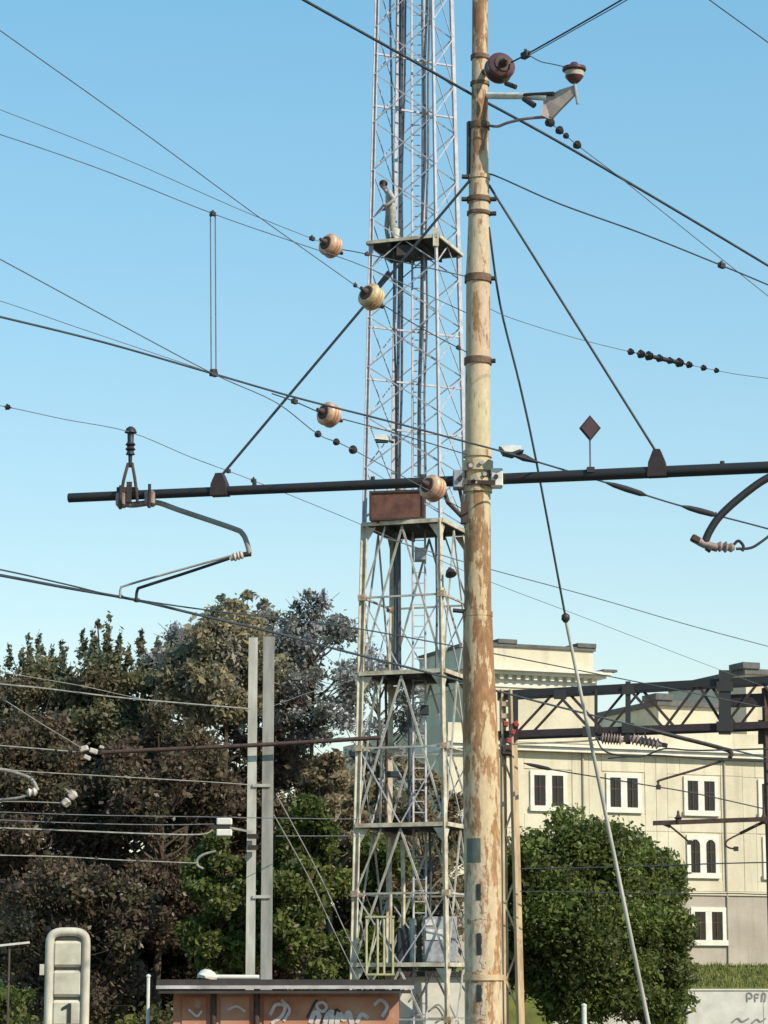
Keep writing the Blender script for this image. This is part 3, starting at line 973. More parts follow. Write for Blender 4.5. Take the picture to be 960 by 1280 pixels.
# ladder inside the tower
lx, ly = TX + 0.08, TD + 0.35
lad = MB()
la, lb = Vector((lx - 0.16, ly, 0.05)), Vector((lx - 0.16, ly, ZT))
MB().bar(la, lb, 0.05, 0.04).build('ladder_rail', 'tower_steel', tower)
MB().bar(la + Vector((0.34, 0, 0)), lb + Vector((0.34, 0, 0)), 0.05, 0.04).build('ladder_rail', 'tower_steel', tower)
zz = 0.4
while zz < ZT - 0.2:
    MB().bar((lx - 0.14, ly, zz), (lx + 0.16, ly, zz), 0.025).build('rung', 'tower_steel', tower)
    zz += 0.30
# feeder cables clipped inside the lattice
for (x0, x1, y, r, mt) in ((500, 497, -0.2, 0.045, 'cable_black'), (504, 500, 0.05, 0.035, 'cable_black'), (508, 495, 0.3, 0.03, 'wire_grey'), (489, 497, -0.35, 0.03, 'cable_black'),
                           (528, 524, 0.0, 0.035, 'wire_grey'), (533, 522, -0.25, 0.04, 'cable_black'), (537, 530, 0.1, 0.03, 'wire_grey')):
    a, b_ = P(x0, 0, TD), P(x1, 660, TD)
    top = a + (a - b_) * ((ZT - a.z) / (a.z - b_.z))
    pts = [Vector((b_.x, TD + y, plat_z[2] if x1 < 520 else plat_z[1]))]
    zc = plat_z[1] + 1.5
    while zc < ZT:
        t_ = (zc - b_.z) / (top.z - b_.z)
        pts.append(Vector((b_.x + (top.x - b_.x) * t_ + rng.uniform(-0.035, 0.035), TD + y, zc)))
        zc += 2.3
    pts.append(Vector((top.x, TD + y, ZT)))
    MB().tube(smooth_path(pts, 4), r, 6).build('feeder_cable', mt, tower)
# horizontal rest frames across the tower for the cables
for y in (75, 140, 415, 480, 540):
    z = tz_of(y)
    MB().bar(corner(2, z), corner(0, z), 0.05, 0.05).build('cable_tray', 'tower_steel', tower)

# conduits and small boxes in the lower part of the tower
for (x, y0, y1, dy, r, mt) in ((503, 1050, 1203, -0.5, 0.06, 'tower_paint'), (487, 1046, 1215, 0.2, 0.05, 'tower_paint'), (511, 850, 1030, 0.1, 0.05, 'cable_black'), (482, 850, 1030, 0.4, 0.04, 'brown_iron'),
                               (537, 1040, 1146, 0.3, 0.035, 'cable_black'), (545, 670, 842, 0.4, 0.035, 'wire_grey'), (493, 668, 843, 0.3, 0.045, 'cable_black'), (475, 900, 1030, 0.0, 0.03, 'tower_paint')):
    MB().tube(smooth_path([P(x, y1, TD + dy), P(x + 1.2, (y0 + y1) / 2, TD + dy), P(x, y0, TD + dy)], 4), r, 8).build('conduit', mt, tower, smooth=True)
for (x, y, w__, h__, mt) in ((491, 968, 0.34, 0.16, 'digit_dark'), (531, 888, 0.22, 0.26, 'digit_dark'), (556, 1060, 0.2, 0.3, 'galvanised'), (525, 693, 0.3, 0.34, 'galvanised')):
    MB().box(P(x, y, TD - 0.1), (w__, 0.25, h__)).build('fuse_box', mt, tower, bevel=0.012)
    MB().bar(P(x, y, TD), P(x, y, TD) + Vector((0.0, 0.9, 0)), 0.04).build('bracket', 'tower_paint', tower)

# rusty box panel on the second platform
pa, pb = P(462, 650, 70.4), P(532, 613, 70.4)
pn = thing('rusty_panel', 'rust brown rectangular metal panel box standing on the tower platform', 'panel', ((pa.x + pb.x) / 2, 70.5, plat_z[1] + 0.02))
w_, h_ = pb.x - pa.x, pb.z - pa.z
yaw = Matrix.Rotation(R(-10), 3, 'Z')
pc_ = Vector(((pa.x + pb.x) / 2, 70.5, (pa.z + pb.z) / 2))
MB().box(pc_, (w_, 0.22, h_), yaw).build('box', 'panel_rust', pn, bevel=0.015)
for (dx, dz, sx, sz) in ((0, h_ / 2 - 0.03, w_, 0.06), (0, -h_ / 2 + 0.03, w_, 0.06), (-w_ / 2 + 0.03, 0, 0.06, h_ - 0.13), (w_ / 2 - 0.03, 0, 0.06, h_ - 0.13)):
    MB().box(pc_ + yaw @ Vector((dx, -0.13, dz)), (sx, 0.03, sz), yaw).build('frame', 'brown_iron', pn)
for dx in (-w_ * 0.36, w_ * 0.36):
    q = pc_ + yaw @ Vector((dx, 0.04, 0))
    MB().box((q.x, q.y, (plat_z[1] + pc_.z - h_ / 2) / 2), (0.07, 0.07, pc_.z - h_ / 2 - plat_z[1] + 0.06)).build('foot', 'red_paint', pn)

def small_lamp(px, py, D, label, name='floodlight', dark=False):
    c = P(px, py, D)
    r_ = thing(name, label, 'lamp' if not dark else 'loudspeaker', c)
    if dark:
        MB().lathe(c, (0.2, -0.5, -1), [(0, 0.05), (0.08, 0.12), (0.2, 0.16), (0.26, 0.05)], 12).build('horn', 'black_iron', r_, smooth=True)
        MB().bar(c, c + Vector((0, 0.5, 0.1)), 0.05).build('bracket', 'black_iron', r_)
    else:
        MB().prism([c + Vector((x, 0, z)) for (x, z) in ((-0.22, -0.03), (0.16, -0.07), (0.22, 0.0), (0.1, 0.1), (-0.2, 0.08))], (0, 0.3, 0)).build('housing', 'white_paint', r_)
        MB().box(c + Vector((-0.02, 0.12, -0.085)), (0.34, 0.2, 0.05)).build('lens', 'digit_dark', r_)
        MB().bar(c + Vector((0, 0.15, 0)), c + Vector((0.3, 0.55, -0.02)), 0.05).build('bracket', 'black_iron', r_)
small_lamp(478, 547, 70.7, 'small white floodlight fixed to the tower above the rusty panel')
small_lamp(562, 711, 70.0, 'small dark horn loudspeaker on the tower beside the rusty pole', 'horn_speaker', True)

# cabinets and railing on the lowest platform
zq = plat_z[4]
def cabinet(x0, x1, y0, y1, D, mat, label, extra=None):
    a, b_ = P(x0, y1, D), P(x1, y0, D)
    a.z = zq + 0.002
    c = (a + b_) / 2
    r_ = thing('equipment_cabinet', label, 'cabinet', (c.x, D, a.z), 'cabinets on the tower platform')
    MB().box((c.x, D, c.z), (b_.x - a.x, 0.45, b_.z - a.z)).build('body', mat, r_, bevel=0.012)
    MB().box((c.x, D - 0.24, c.z), (b_.x - a.x - 0.08, 0.025, b_.z - a.z - 0.1)).build('door', mat, r_)
    MB().box((c.x + (b_.x - a.x) * 0.32, D - 0.265, c.z), (0.03, 0.025, 0.12)).build('handle', 'black_iron', r_)
    return r_, c
cab, cc = cabinet(529, 571, 1146, 1202, 70.9, 'galvanised', 'grey equipment cabinet with two pale plates on the lowest tower platform')
for (x, y, w__, h__) in ((538, 1153, 12, 7), (543, 1168, 20, 13)):
    q = P(x, y, 70.6)
    MB().box(q + Vector((0, 0.03, 0)), (w__ / 46, 0.02, h__ / 46)).build('plate', 'white_paint', cab)
cabinet(496, 511, 1160, 1203, 70.85, 'digit_dark', 'narrow black equipment cabinet on the lowest tower platform')
cabinet(512, 519, 1148, 1190, 70.9, 'galvanised', 'slim pale grey cabinet between black cabinets on the tower platform')
cabinet(521, 527, 1146, 1203, 71.1, 'digit_dark', 'thin black cabinet beside the grey one with two plates')
rl = thing('railing', 'yellow green painted railing beside the cabinets on the lattice tower', 'railing', P(474, 1218, 70.2))
ra, rb = P(458, 1218, 70.2), P(492, 1146, 70.2)
for x in (458, 472, 480, 491):
    q = P(x, 1218, 70.2)
    MB().bar((q.x, 70.2, ra.z), (q.x, 70.2, rb.z), 0.05).build('post', 'yellow_paint', rl)
for z in (ra.z, rb.z):
    MB().bar((ra.x - 0.03, 70.17, z), (rb.x + 0.03, 70.17, z), 0.05).build('rail', 'yellow_paint', rl)
MB().bar((ra.x, 70.23, ra.z), (P(472, 1150, 70.2).x, 70.23, rb.z), 0.035).build('stay', 'yellow_paint', rl)

# pale cabin under the tower
ca, cb = P(500, 1216, 73.6), P(582, 1216, 73.6)
cbn = thing('concrete_cabin', 'pale concrete cabin with faded scrawls beneath the lattice tower', 'cabin', ((ca.x + cb.x) / 2, 74.5, 0))
MB().box(((ca.x + cb.x) / 2, 74.6, ca.z / 2 - 0.05), (cb.x - ca.x, 2.0, ca.z - 0.1)).build('wall', 'concrete_white', cbn)
MB().box(((ca.x + cb.x) / 2, 74.6, ca.z - 0.03), (cb.x - ca.x + 0.3, 2.3, 0.12)).build('roof_slab', 'roof_slab', cbn)
for s_ in ([(513, 1250), (520, 1243), (524, 1255), (517, 1265), (528, 1270)], [(538, 1262), (548, 1256), (556, 1268), (547, 1276)]):
    scribble(s_, 73.55, 0.05, 'graffiti_grey', cbn)

# ------------------------------------------------------------------ person on the tower
def person(px, z, D):
    q = P(px, 305, D)
    base = Vector((q.x, D, z))
    root = thing('person', 'person in khaki work clothes standing on the topmost tower platform', 'person', base)
    # joints: x is picture-left negative; the body faces left and leans a little
    J = {'pel': (0.02, 0, 0.92, 0.155, 0.12), 'bel': (0.01, 0, 1.08, 0.15, 0.115), 'che': (-0.03, 0, 1.30, 0.175, 0.125), 'shl': (-0.06, 0, 1.45, 0.12, 0.09),
         'nec': (-0.13, -0.01, 1.53, 0.06, 0.06), 'hd0': (-0.18, -0.02, 1.60, 0.075, 0.075), 'hd1': (-0.21, -0.02, 1.70, 0.10, 0.09), 'hd2': (-0.21, -0.02, 1.77, 0.075, 0.07), 'nose': (-0.305, -0.03, 1.665, 0.018, 0.018),
         'sR': (-0.03, -0.19, 1.42, 0.075, 0.07), 'eR': (0.10, -0.28, 1.16, 0.052, 0.05), 'wR': (-0.08, -0.27, 1.02, 0.038, 0.034), 'hR': (-0.16, -0.25, 1.0, 0.036, 0.026),
         'sL': (-0.05, 0.19, 1.42, 0.075, 0.07), 'eL': (-0.04, 0.27, 1.15, 0.052, 0.05), 'wL': (-0.17, 0.16, 1.02, 0.038, 0.034), 'hL': (-0.24, 0.1, 1.0, 0.036, 0.026),
         'tR': (0.06, -0.11, 0.84, 0.10, 0.095), 'kR': (0.05, -0.13, 0.48, 0.066, 0.066), 'aR': (0.09, -0.14, 0.09, 0.05, 0.05), 'fR': (-0.08, -0.15, 0.045, 0.042, 0.035),
         'tL': (-0.03, 0.11, 0.84, 0.10, 0.095), 'kL': (-0.10, 0.12, 0.48, 0.066, 0.066), 'aL': (-0.06, 0.12, 0.09, 0.05, 0.05), 'fL': (-0.23, 0.11, 0.045, 0.042, 0.035)}
    E = [('pel', 'bel'), ('bel', 'che'), ('che', 'shl'), ('shl', 'nec'), ('nec', 'hd0'), ('hd0', 'hd1'), ('hd1', 'hd2'), ('hd0', 'nose'),
         ('che', 'sR'), ('sR', 'eR'), ('eR', 'wR'), ('wR', 'hR'), ('che', 'sL'), ('sL', 'eL'), ('eL', 'wL'), ('wL', 'hL'),
         ('pel', 'tR'), ('tR', 'kR'), ('kR', 'aR'), ('aR', 'fR'), ('pel', 'tL'), ('tL', 'kL'), ('kL', 'aL'), ('aL', 'fL')]
    fing = []
    for s_, hnd in (('R', Vector(J['hR'][:3])), ('L', Vector(J['hL'][:3]))):
        for i in range(4):
            o_ = Vector((-0.02, 0, 0.024 - i * 0.017))
            nm = 'f%s%d' % (s_, i)
            ln = (0.055, 0.064, 0.06, 0.048)[i]
            J[nm] = tuple(hnd + o_ + Vector((-ln * 0.5, -0.004, -0.006))) + (0.009, 0.009)
            J[nm + 't'] = tuple(hnd + o_ + Vector((-ln, 0.008, -0.026))) + (0.008, 0.008)
            E += [('h' + s_, nm), (nm, nm + 't')]
        J['th' + s_] = tuple(hnd + Vector((-0.01, -0.03, 0.035))) + (0.011, 0.011)
        J['th' + s_ + 't'] = tuple(hnd + Vector((-0.05, -0.035, 0.035))) + (0.009, 0.009)
        E += [('h' + s_, 'th' + s_), ('th' + s_, 'th' + s_ + 't')]
    names = list(J)
    me = bpy.data.meshes.new('body')
    me.from_pydata([J[n][:3] for n in names], [(names.index(a), names.index(b_)) for a, b_ in E], [])
    o = bpy.data.objects.new('body', me)
    COL.objects.link(o)
    o.modifiers.new('skin', 'SKIN')
    if not me.skin_vertices: pass
    for i, n in enumerate(names):
        sd = me.skin_vertices[0].data[i]
        gf = 1.0 if n[0] in 'fth' and len(n) > 2 and n[:2] != 'hd' else 1.0 if n in ('nec', 'hd0', 'hd1', 'hd2', 'nose') else 1.22
        sd.radius = (J[n][3] * gf, J[n][4] * gf)
        sd.use_root = (n == 'pel')
    o.modifiers.new('sub', 'SUBSURF').levels = 2
    dg = bpy.context.evaluated_depsgraph_get()
    me2 = bpy.data.meshes.new_from_object(o.evaluated_get(dg))
    bpy.data.objects.remove(o)
    me2.name = 'body'
    zs = [v.co.z for v in me2.vertices]
    zmin = min(zs)
    for v in me2.vertices: v.co.z -= zmin
    me2.materials.clear()
    for q in ('khaki_shirt', 'khaki_trousers', 'skin', 'boot_black'): me2.materials.append(MATS[q])
    for p in me2.polygons:
        c = p.center
        z_ = c.z + zmin
        hand = (c.x < -0.13 and (c.y < -0.17 or 0.04 < c.y < 0.16) and 0.93 < z_ < 1.06)
        p.material_index = 2 if (z_ > 1.545 or hand) else 0 if z_ > 0.93 or abs(c.y) > 0.22 and z_ > 0.9 else 3 if z_ < 0.12 else 1
        p.use_smooth = True
    b = bpy.data.objects.new('body', me2)
    COL.objects.link(b)
    b.parent = root
    h = MB()
    hc = base + Vector((-0.195, -0.02, 1.735 - zmin))
    ring = []
    h.lathe(hc + Vector((0.0, 0, -0.02)), (0.18, 0, 1), [(-0.05, 0.112), (0.0, 0.122), (0.05, 0.11), (0.085, 0.075), (0.105, 0.02)], 16)
    h.build('hair', 'hair_dark', root, smooth=True)
    for sy in (-1, 1):
        MB().lathe(hc + Vector((-0.095, 0.035 * sy, -0.045)), (-1, 0, 0), [(0, 0.012), (0.008, 0.008), (0.012, 0.001)], 8).build('eye', 'hair_dark', root)
        MB().lathe(hc + Vector((0.01, 0.095 * sy, -0.07)), (0, sy, 0.2), [(0, 0.03), (0.012, 0.026), (0.02, 0.008)], 8).build('ear', 'skin', root)
    return root
person(488, plat_z[0] + 0.0, TD - 0.55)
q = P(494, 303, TD - 0.62)
q.z = plat_z[0] + 0.002
bk = thing('bucket', 'small white bucket at the feet of the person on the tower', 'bucket', q)
MB().lathe(q, (0, 0, 1), [(0, 0.10), (0.33, 0.13), (0.34, 0.135), (0.35, 0.13), (0.35, 0.115), (0.3, 0.11)], 16).build('pail', 'white_paint', bk, smooth=True)
MB().tube([q + Vector((0.13 * math.cos(a), 0.02, 0.34 + 0.1 * math.sin(a))) for a in [math.pi * i / 8 for i in range(9)]], 0.008, 5).build('handle', 'wire_grey', bk)

# ================================================================== NEAR RUSTY POLE WITH CROSS BEAM
PD = 24.0
K24 = ppm(PD)
def pole_c(y):
    ys = [-40, 0, 150, 350, 600, 770, 850, 1000, 1300]
    xs_ = [600.2, 600.2, 599.6, 597.6, 597, 597.2, 598.5, 602.8, 604.8]
    return float(np.interp(y, ys, xs_))
BASEX = P(604.5, 1300, PD).x
mast = thing('catenary_pole', 'thick stepped pole of rusty flaking cream steel carrying a dark cross beam', 'pole', (BASEX, PD, 0))
def pp(y):
    q = P(pole_c(y), y, PD)
    q.y = PD
    return q
def pr(wpx): return wpx / K24 / 2
segs = [('pole_paint', [(-60, 20), (60, 20.5), (152, 21.5)]), ('pole_paint', [(152, 23), (225, 24)]), ('pole_paint', [(225, 26), (268, 26.5), (300, 28), (345, 31.5)]),
        ('pole_paint', [(345, 30.5), (450, 30.5)]), ('pole_paint', [(450, 31.5), (620, 32)]), ('pole_paint', [(620, 32.5), (690, 33)]), ('pole_paint', [(690, 33), (770, 34)]),
        ('pole_paint', [(770, 36), (830, 38.5), (880, 42), (950, 45), (1100, 45.5)]), ('pole_paint', [(1100, 45.5), (1300, 46), (1542, 46)])]
for mt, pts in segs:
    pts3 = [pp(y) for y, w__ in pts]
    if pts[-1][0] == 1542: pts3[-1] = Vector((BASEX, PD, 0))
    n_ = 28
    MB().tube(pts3, [pr(w__) for y, w__ in pts], n_).build('shaft', mt, mast, smooth=True)
def band(y, hpx, grow, mat='brown_iron'):
    if mat == 'brown_iron': mat = 'collar_rust'
    a, b_ = pp(y - hpx / 2), pp(y + hpx / 2)
    ws = float(np.interp(y, [0, 152, 225, 300, 345, 600, 770, 880, 950, 1300], [20.5, 23, 25.5, 28, 31, 32, 34.5, 42, 45, 46]))
    return MB().tube([a, b_], pr(ws) + grow, 28).build('collar', mat, mast, smooth=True)
for (y, h_, gr, mt) in ((158, 8, 0.012, 'brown_iron'), (72, 5, 0.01, 'brown_iron'), (105, 4, 0.01, 'brown_iron'), (222, 5, 0.012, 'pole_paint'), (250, 6, 0.016, 'brown_iron'), (267, 4, 0.014, 'brown_iron'),
                        (349, 9, 0.014, 'brown_iron'), (452, 8, 0.014, 'brown_iron'), (568, 8, 0.016, 'pole_paint'), (612, 8, 0.016, 'pole_paint'), (768, 6, 0.010, 'pole_paint'), (1222, 7, 0.014, 'mast_beige')):
    band(y, h_, gr, mt)
# little pins on the collars
for y, s_ in ((250, -1), (250, 1), (222, -1), (268, 1), (349, 1), (452, 1)):
    q = pp(y)
    MB().tube([q + Vector((s_ * pr(24), -0.02, 0)), q + Vector((s_ * (pr(24) + 0.075), -0.03, 0))], 0.022, 8).build('bolt', 'black_iron', mast)
q = pp(765)
MB().tube([q + Vector((-pr(30), -0.03, 0)), q + Vector((-pr(62), -0.04, 0.01))], 0.02, 8).build('step_bolt', 'black_iron', mast)
q = pp(190)
MB().bar(q + Vector((-pr(26), 0, 0.3)), q + Vector((-pr(27), 0, -0.22)), 0.03, 0.05).build('cable_guide', 'black_iron', mast)
# plates and painted marks wrapped on the shaft's surface
def wrap(y0, y1, a0, a1, mat, out, name, rag=0):
    m = MB()
    n_, k = 10, 12
    for i in range(k + 1):
        y = y0 + (y1 - y0) * i / k
        c = pp(y)
        r = pr(float(np.interp(y, [770, 880, 950, 1300], [36, 42, 45, 46]))) + out
        for j in range(n_ + 1):
            a = R(a0 + (a1 - a0) * j / n_)
            if rag and j in (0, n_): a += R(rng.uniform(-rag, rag))
            m.v.append(c + Vector((math.sin(a) * r, -math.cos(a) * r, rng.uniform(-1, 1) * rag * 0.0015 if i in (0, k) else 0)))
    for i in range(k):
        for j in range(n_):
            o_ = i * (n_ + 1) + j
            m.f.append((o_, o_ + 1, o_ + n_ + 2, o_ + n_ + 1))
    return m.build(name, mat, mast, smooth=True)
wrap(1049, 1079, -58, -8, 'plate_green', 0.006, 'number_plate')
wrap(1080, 1150, -70, 4, 'pole_patch', 0.004, 'paint_patch', 9)
wrap(1155, 1214, -70, 2, 'pole_patch', 0.004, 'paint_patch', 9)
wrap(1228, 1275, -70, 0, 'pole_patch', 0.004, 'paint_patch', 9)
for (y0, y1) in ((1106, 1126), (1167, 1194), (1231, 1252)):
    wrap(y0, y1, -22, -8, 'digit_dark', 0.008, 'slot')
    wrap(y0 - 2, y1 + 16, -7, 5, 'pole_patch', 0.008, 'paint_stripe', 6)

# cross beam: level in the place, its right end nearer the camera
bz = P(597, 600, PD).z
BDIR = Vector((-3.72, 0.86, 0)).normalized()
bcen = Vector((pp(600).x, PD, bz))
def beam_at(px):
    """point on the beam axis seen in the photograph's column px"""
    d = (px - W / 2) / F
    # x = d * depthfactor ; solve numerically
    lo, hi = -8.0, 8.0
    for _ in range(60):
        md = (lo + hi) / 2
        q = bcen + BDIR * md
        dv = q - Vector((0, 0, CAMZ))
        sx = dv.x / (dv.y * cp + dv.z * sp)
        if sx > d: lo = md
        else: hi = md
    return bcen + BDIR * lo
MB().tube([beam_at(86), beam_at(330), beam_at(580)], [0.046, 0.046, 0.05], 14).build('cross_beam', 'navy_steel', mast, smooth=True)
MB().tube([beam_at(614), beam_at(800), beam_at(1080)], [0.052, 0.055, 0.055], 14).build('cross_beam', 'navy_steel', mast, smooth=True)
# clamp holding the beam to the pole
cl = MB()
cl.tube([pp(577), pp(590)], pr(32) + 0.026, 24)
MB.tube(cl, [pp(600), pp(608)], pr(32) + 0.03, 24)
clamp = cl.build('beam_clamp', 'pole_paint', mast, smooth=True)
for s_ in (-1, 1):
    b0 = bcen - BDIR * (s_ * (pr(32) + 0.01))
    MB().box(b0 - BDIR * s_ * 0.05 + Vector((0, -0.03, 0)), (0.11, 0.16, 0.17)).build('lug', 'white_paint' if s_ > 0 else 'galvanised', mast, bevel=0.01)
    MB().tube([b0 - BDIR * s_ * 0.04 + Vector((0, -0.14, 0.0)), b0 - BDIR * s_ * 0.04 + Vector((0, 0.12, 0.0))], 0.022, 8).build('bolt', 'black_iron', mast)
q = pp(590)
for dx, dz in ((-0.07, 0.03), (0.03, 0.06), (0.06, -0.05), (-0.02, -0.09)):
    MB().tube([q + Vector((dx, -pr(32) + 0.01, dz)), q + Vector((dx, -pr(32) - 0.05, dz))], 0.02, 8).build('bolt', 'galvanised', mast)
MB().bar(pp(598) + Vector((-0.10, -pr(31), -0.06)), pp(598) + Vector((0.16, -pr(34) - 0.01, -0.07)), 0.05, 0.04).build('tie_strap', 'brown_iron', mast)
# dark V bracket left of the pole under the beam
b0 = pp(650) + Vector((-pr(33), -0.04, 0))
MB().tube([beam_at(552) + Vector((0, -0.06, -0.03)), P(560, 628, 23.9), b0], 0.022, 8).build('stay_bracket', 'brown_iron', mast)
MB().tube([P(572, 600, 23.95), P(578, 628, 23.95), b0 + Vector((0.0, 0, 0.12))], 0.018, 8).build('stay_bracket', 'brown_iron', mast)
MB().box(b0 + Vector((0.0, 0, 0.06)), (0.07, 0.08, 0.2)).build('stay_plate', 'brown_iron', mast)
# triangular brackets and tie rods
def tri_bracket(px, hpx, wpx):
    c = beam_at(px)
    k = ppm(c.y)
    h, w = hpx / k, wpx / k
    u = -BDIR
    nrm = Vector((-u.y, u.x, 0))
    pts = [c - u * w / 2 + Vector((0, 0, -0.045)), c + u * w / 2 + Vector((0, 0, -0.045)), c + u * w * 0.42 + Vector((0, 0, h * 0.45)), c + u * 0.03 + Vector((0, 0, h)), c - u * 0.03 + Vector((0, 0, h)), c - u * w * 0.45 + Vector((0, 0, h * 0.4))]
    MB().prism([p - nrm * 0.065 for p in pts], nrm * 0.13).build('tie_bracket', 'plum_iron', mast)
    return c + Vector((0, 0, h - 0.03))
e1 = tri_bracket(275, 22, 22)
e2 = tri_bracket(822, 28, 24)
MB().tube([pp(228) + Vector((-pr(25), -0.05, 0)), e1], 0.013, 8).build('tie_rod', 'wire_dark', mast)
MB().tube([pp(232) + Vector((pr(25), -0.02, 0)), e2], 0.013, 8).build('tie_rod', 'wire_dark', mast)
MB().tube([P(487, 340, 24.15), P(474, 357, 24.2)], 0.026, 8).build('rod_turnbuckle', 'wire_dark', mast)
# small studs along the beam
for px in (318, 466, 527, 903):
    q = beam_at(px)
    MB().tube([q + Vector((0, 0, 0.03)), q + Vector((0, 0, 0.075))], 0.022, 8).build('stud', 'black_iron', mast)
# head bracket on the upper right of the pole
a = pp(121) + Vector((pr(18), -0.03, 0))
MB().tube([a, P(632, 120, 23.75), P(660, 120, 23.6), P(684, 122, 23.5)], 0.032, 10).build('head_arm', 'white_paint', mast, smooth=True)
MB().tube([P(655, 119, 23.6), P(692, 117, 23.45)], 0.02, 8).build('arm_rod', 'black_iron', mast)
MB().tube([P(655, 123, 23.6), P(668, 132, 23.55)], 0.03, 8).build('arm_clamp', 'black_iron', mast)
MB().tube(smooth_path([pp(158) + Vector((pr(20), -0.03, 0)), P(622, 158, 23.8), P(636, 153, 23.7), P(660, 148, 23.6), P(690, 146, 23.5)], 5), 0.014, 8).build('brace_rod', 'ceramic_pink', mast)
MB().prism([P(680, 122, 23.5), P(700, 112, 23.45), P(719, 106, 23.4), P(718, 118, 23.4), P(702, 134, 23.45), P(688, 149, 23.5), P(676, 144, 23.5)], (0.012, 0.05, 0)).build('gusset', 'ceramic_gusset', mast)

# ------------------------------------------------------------------ insulators
def insulator(px, py, D, dirpix, label, mat='ceramic_orange', dia=34, sheds=2, name='disc_insulator', depth_tilt=0.9):
    """bell insulator; axis points along dirpix in the picture and away from / towards the camera by depth_tilt"""
    c = P(px, py, D)
    k = ppm(D)
    ax = Vector((dirpix[0], depth_tilt, -dirpix[1])).normalized()
    r = dia / k / 2
    root = thing(name, label, 'insulator', c, 'ceramic insulators at the pole')
    m = MB()
    L = r * 1.5
    prof = [(-L * 0.52, r * 0.26), (-L * 0.5, r * 0.40), (-L * 0.42, r * 0.86), (-L * 0.34, r * 0.97), (-L * 0.24, r * 0.99), (-L * 0.19, r * 0.97), (-L * 0.17, r * 0.86), (-L * 0.11, r * 0.85), (-L * 0.09, r * 0.95), (L * 0.0, r * 0.97), (L * 0.02, r * 0.88), (L * 0.06, r * 0.88), (L * 0.08, r * 0.98), (L * 0.14, r * 1.0), (L * 0.24, r * 0.97), (L * 0.40, r * 0.74), (L * 0.50, r * 0.42), (L * 0.54, r * 0.28)]
    m.lathe(c, ax, prof, 28)
    m.build('bell', mat, root, smooth=True)
    m = MB().lathe(c, ax, [(L * 0.52, r * 0.3), (L * 0.7, r * 0.3), (L * 0.75, r * 0.18), (L * 0.95, r * 0.14)], 14)
    m.build('cap', 'brown_iron', root, smooth=True)
    m = MB().lathe(c, -ax, [(L * 0.45, r * 0.62), (L * 0.53, r * 0.58), (L * 0.55, r * 0.3), (L * 0.7, r * 0.26), (L * 0.75, r * 0.16), (L * 0.95, r * 0.14)], 14)
    m.build('pin', 'brown_iron', root, smooth=True)
    return root, c, ax, L
I1 = insulator(414, 308, 22.9, (0.8, 0.3), 'orange ceramic insulator on the wire highest up beside the tower platform', dia=30)
I2 = insulator(465, 372, 22.9, (0.75, 0.45), 'pale yellow ceramic insulator where a tie rod crosses its wire', 'ceramic_yellow', dia=33)
I3 = insulator(412, 519, 22.7, (0.9, 0.25), 'orange ceramic insulator on the lower of two twin heavy wires', dia=31)
I4 = insulator(542, 611, 23.75, (0.85, 0.35), 'orange ceramic insulator hanging at the cross beam next to the pole', dia=33)
I5 = insulator(624, 86, 23.6, (-0.35, 0.2), 'dark red brown disc insulator near the top of the rusty pole', 'ceramic_brown', dia=38, depth_tilt=1.1)
q = P(608, 90, 23.95)
MB().tube([q + Vector((-0.03, 0.0, 0)), P(618, 89, 23.75)], 0.03, 8).build('stem', 'brown_iron', I5[0])
MB().tube([P(632, 104, 23.55), P(645, 109, 23.5)], 0.024, 8).build('hook', 'black_iron', I5[0])
# bowl insulator on the head bracket
c = P(718, 104, 23.4)
bi = thing('bowl_insulator', 'dark rimmed bowl insulator perched on the arm at the top of the pole', 'insulator', c, 'ceramic insulators at the pole')
MB().lathe(c, (0, 0, 1), [(0.0, 0.03), (0.02, 0.055), (0.055, 0.085), (0.065, 0.088)], 20).build('lower_shed', 'ceramic_brown', bi, smooth=True)
MB().lathe(c, (0, 0, 1), [(0.066, 0.082), (0.11, 0.09)], 20).build('middle_ring', 'ceramic_white', bi, smooth=True)
MB().lathe(c, (0, 0, 1), [(0.111, 0.085), (0.125, 0.112), (0.15, 0.112), (0.17, 0.05), (0.2, 0.03)], 20).build('upper_shed', 'ceramic_brown', bi, smooth=True)
MB().tube([c + Vector((0, 0, 0.02)), P(722, 130, 23.4)], 0.014, 8).build('pin', 'galvanised', bi)

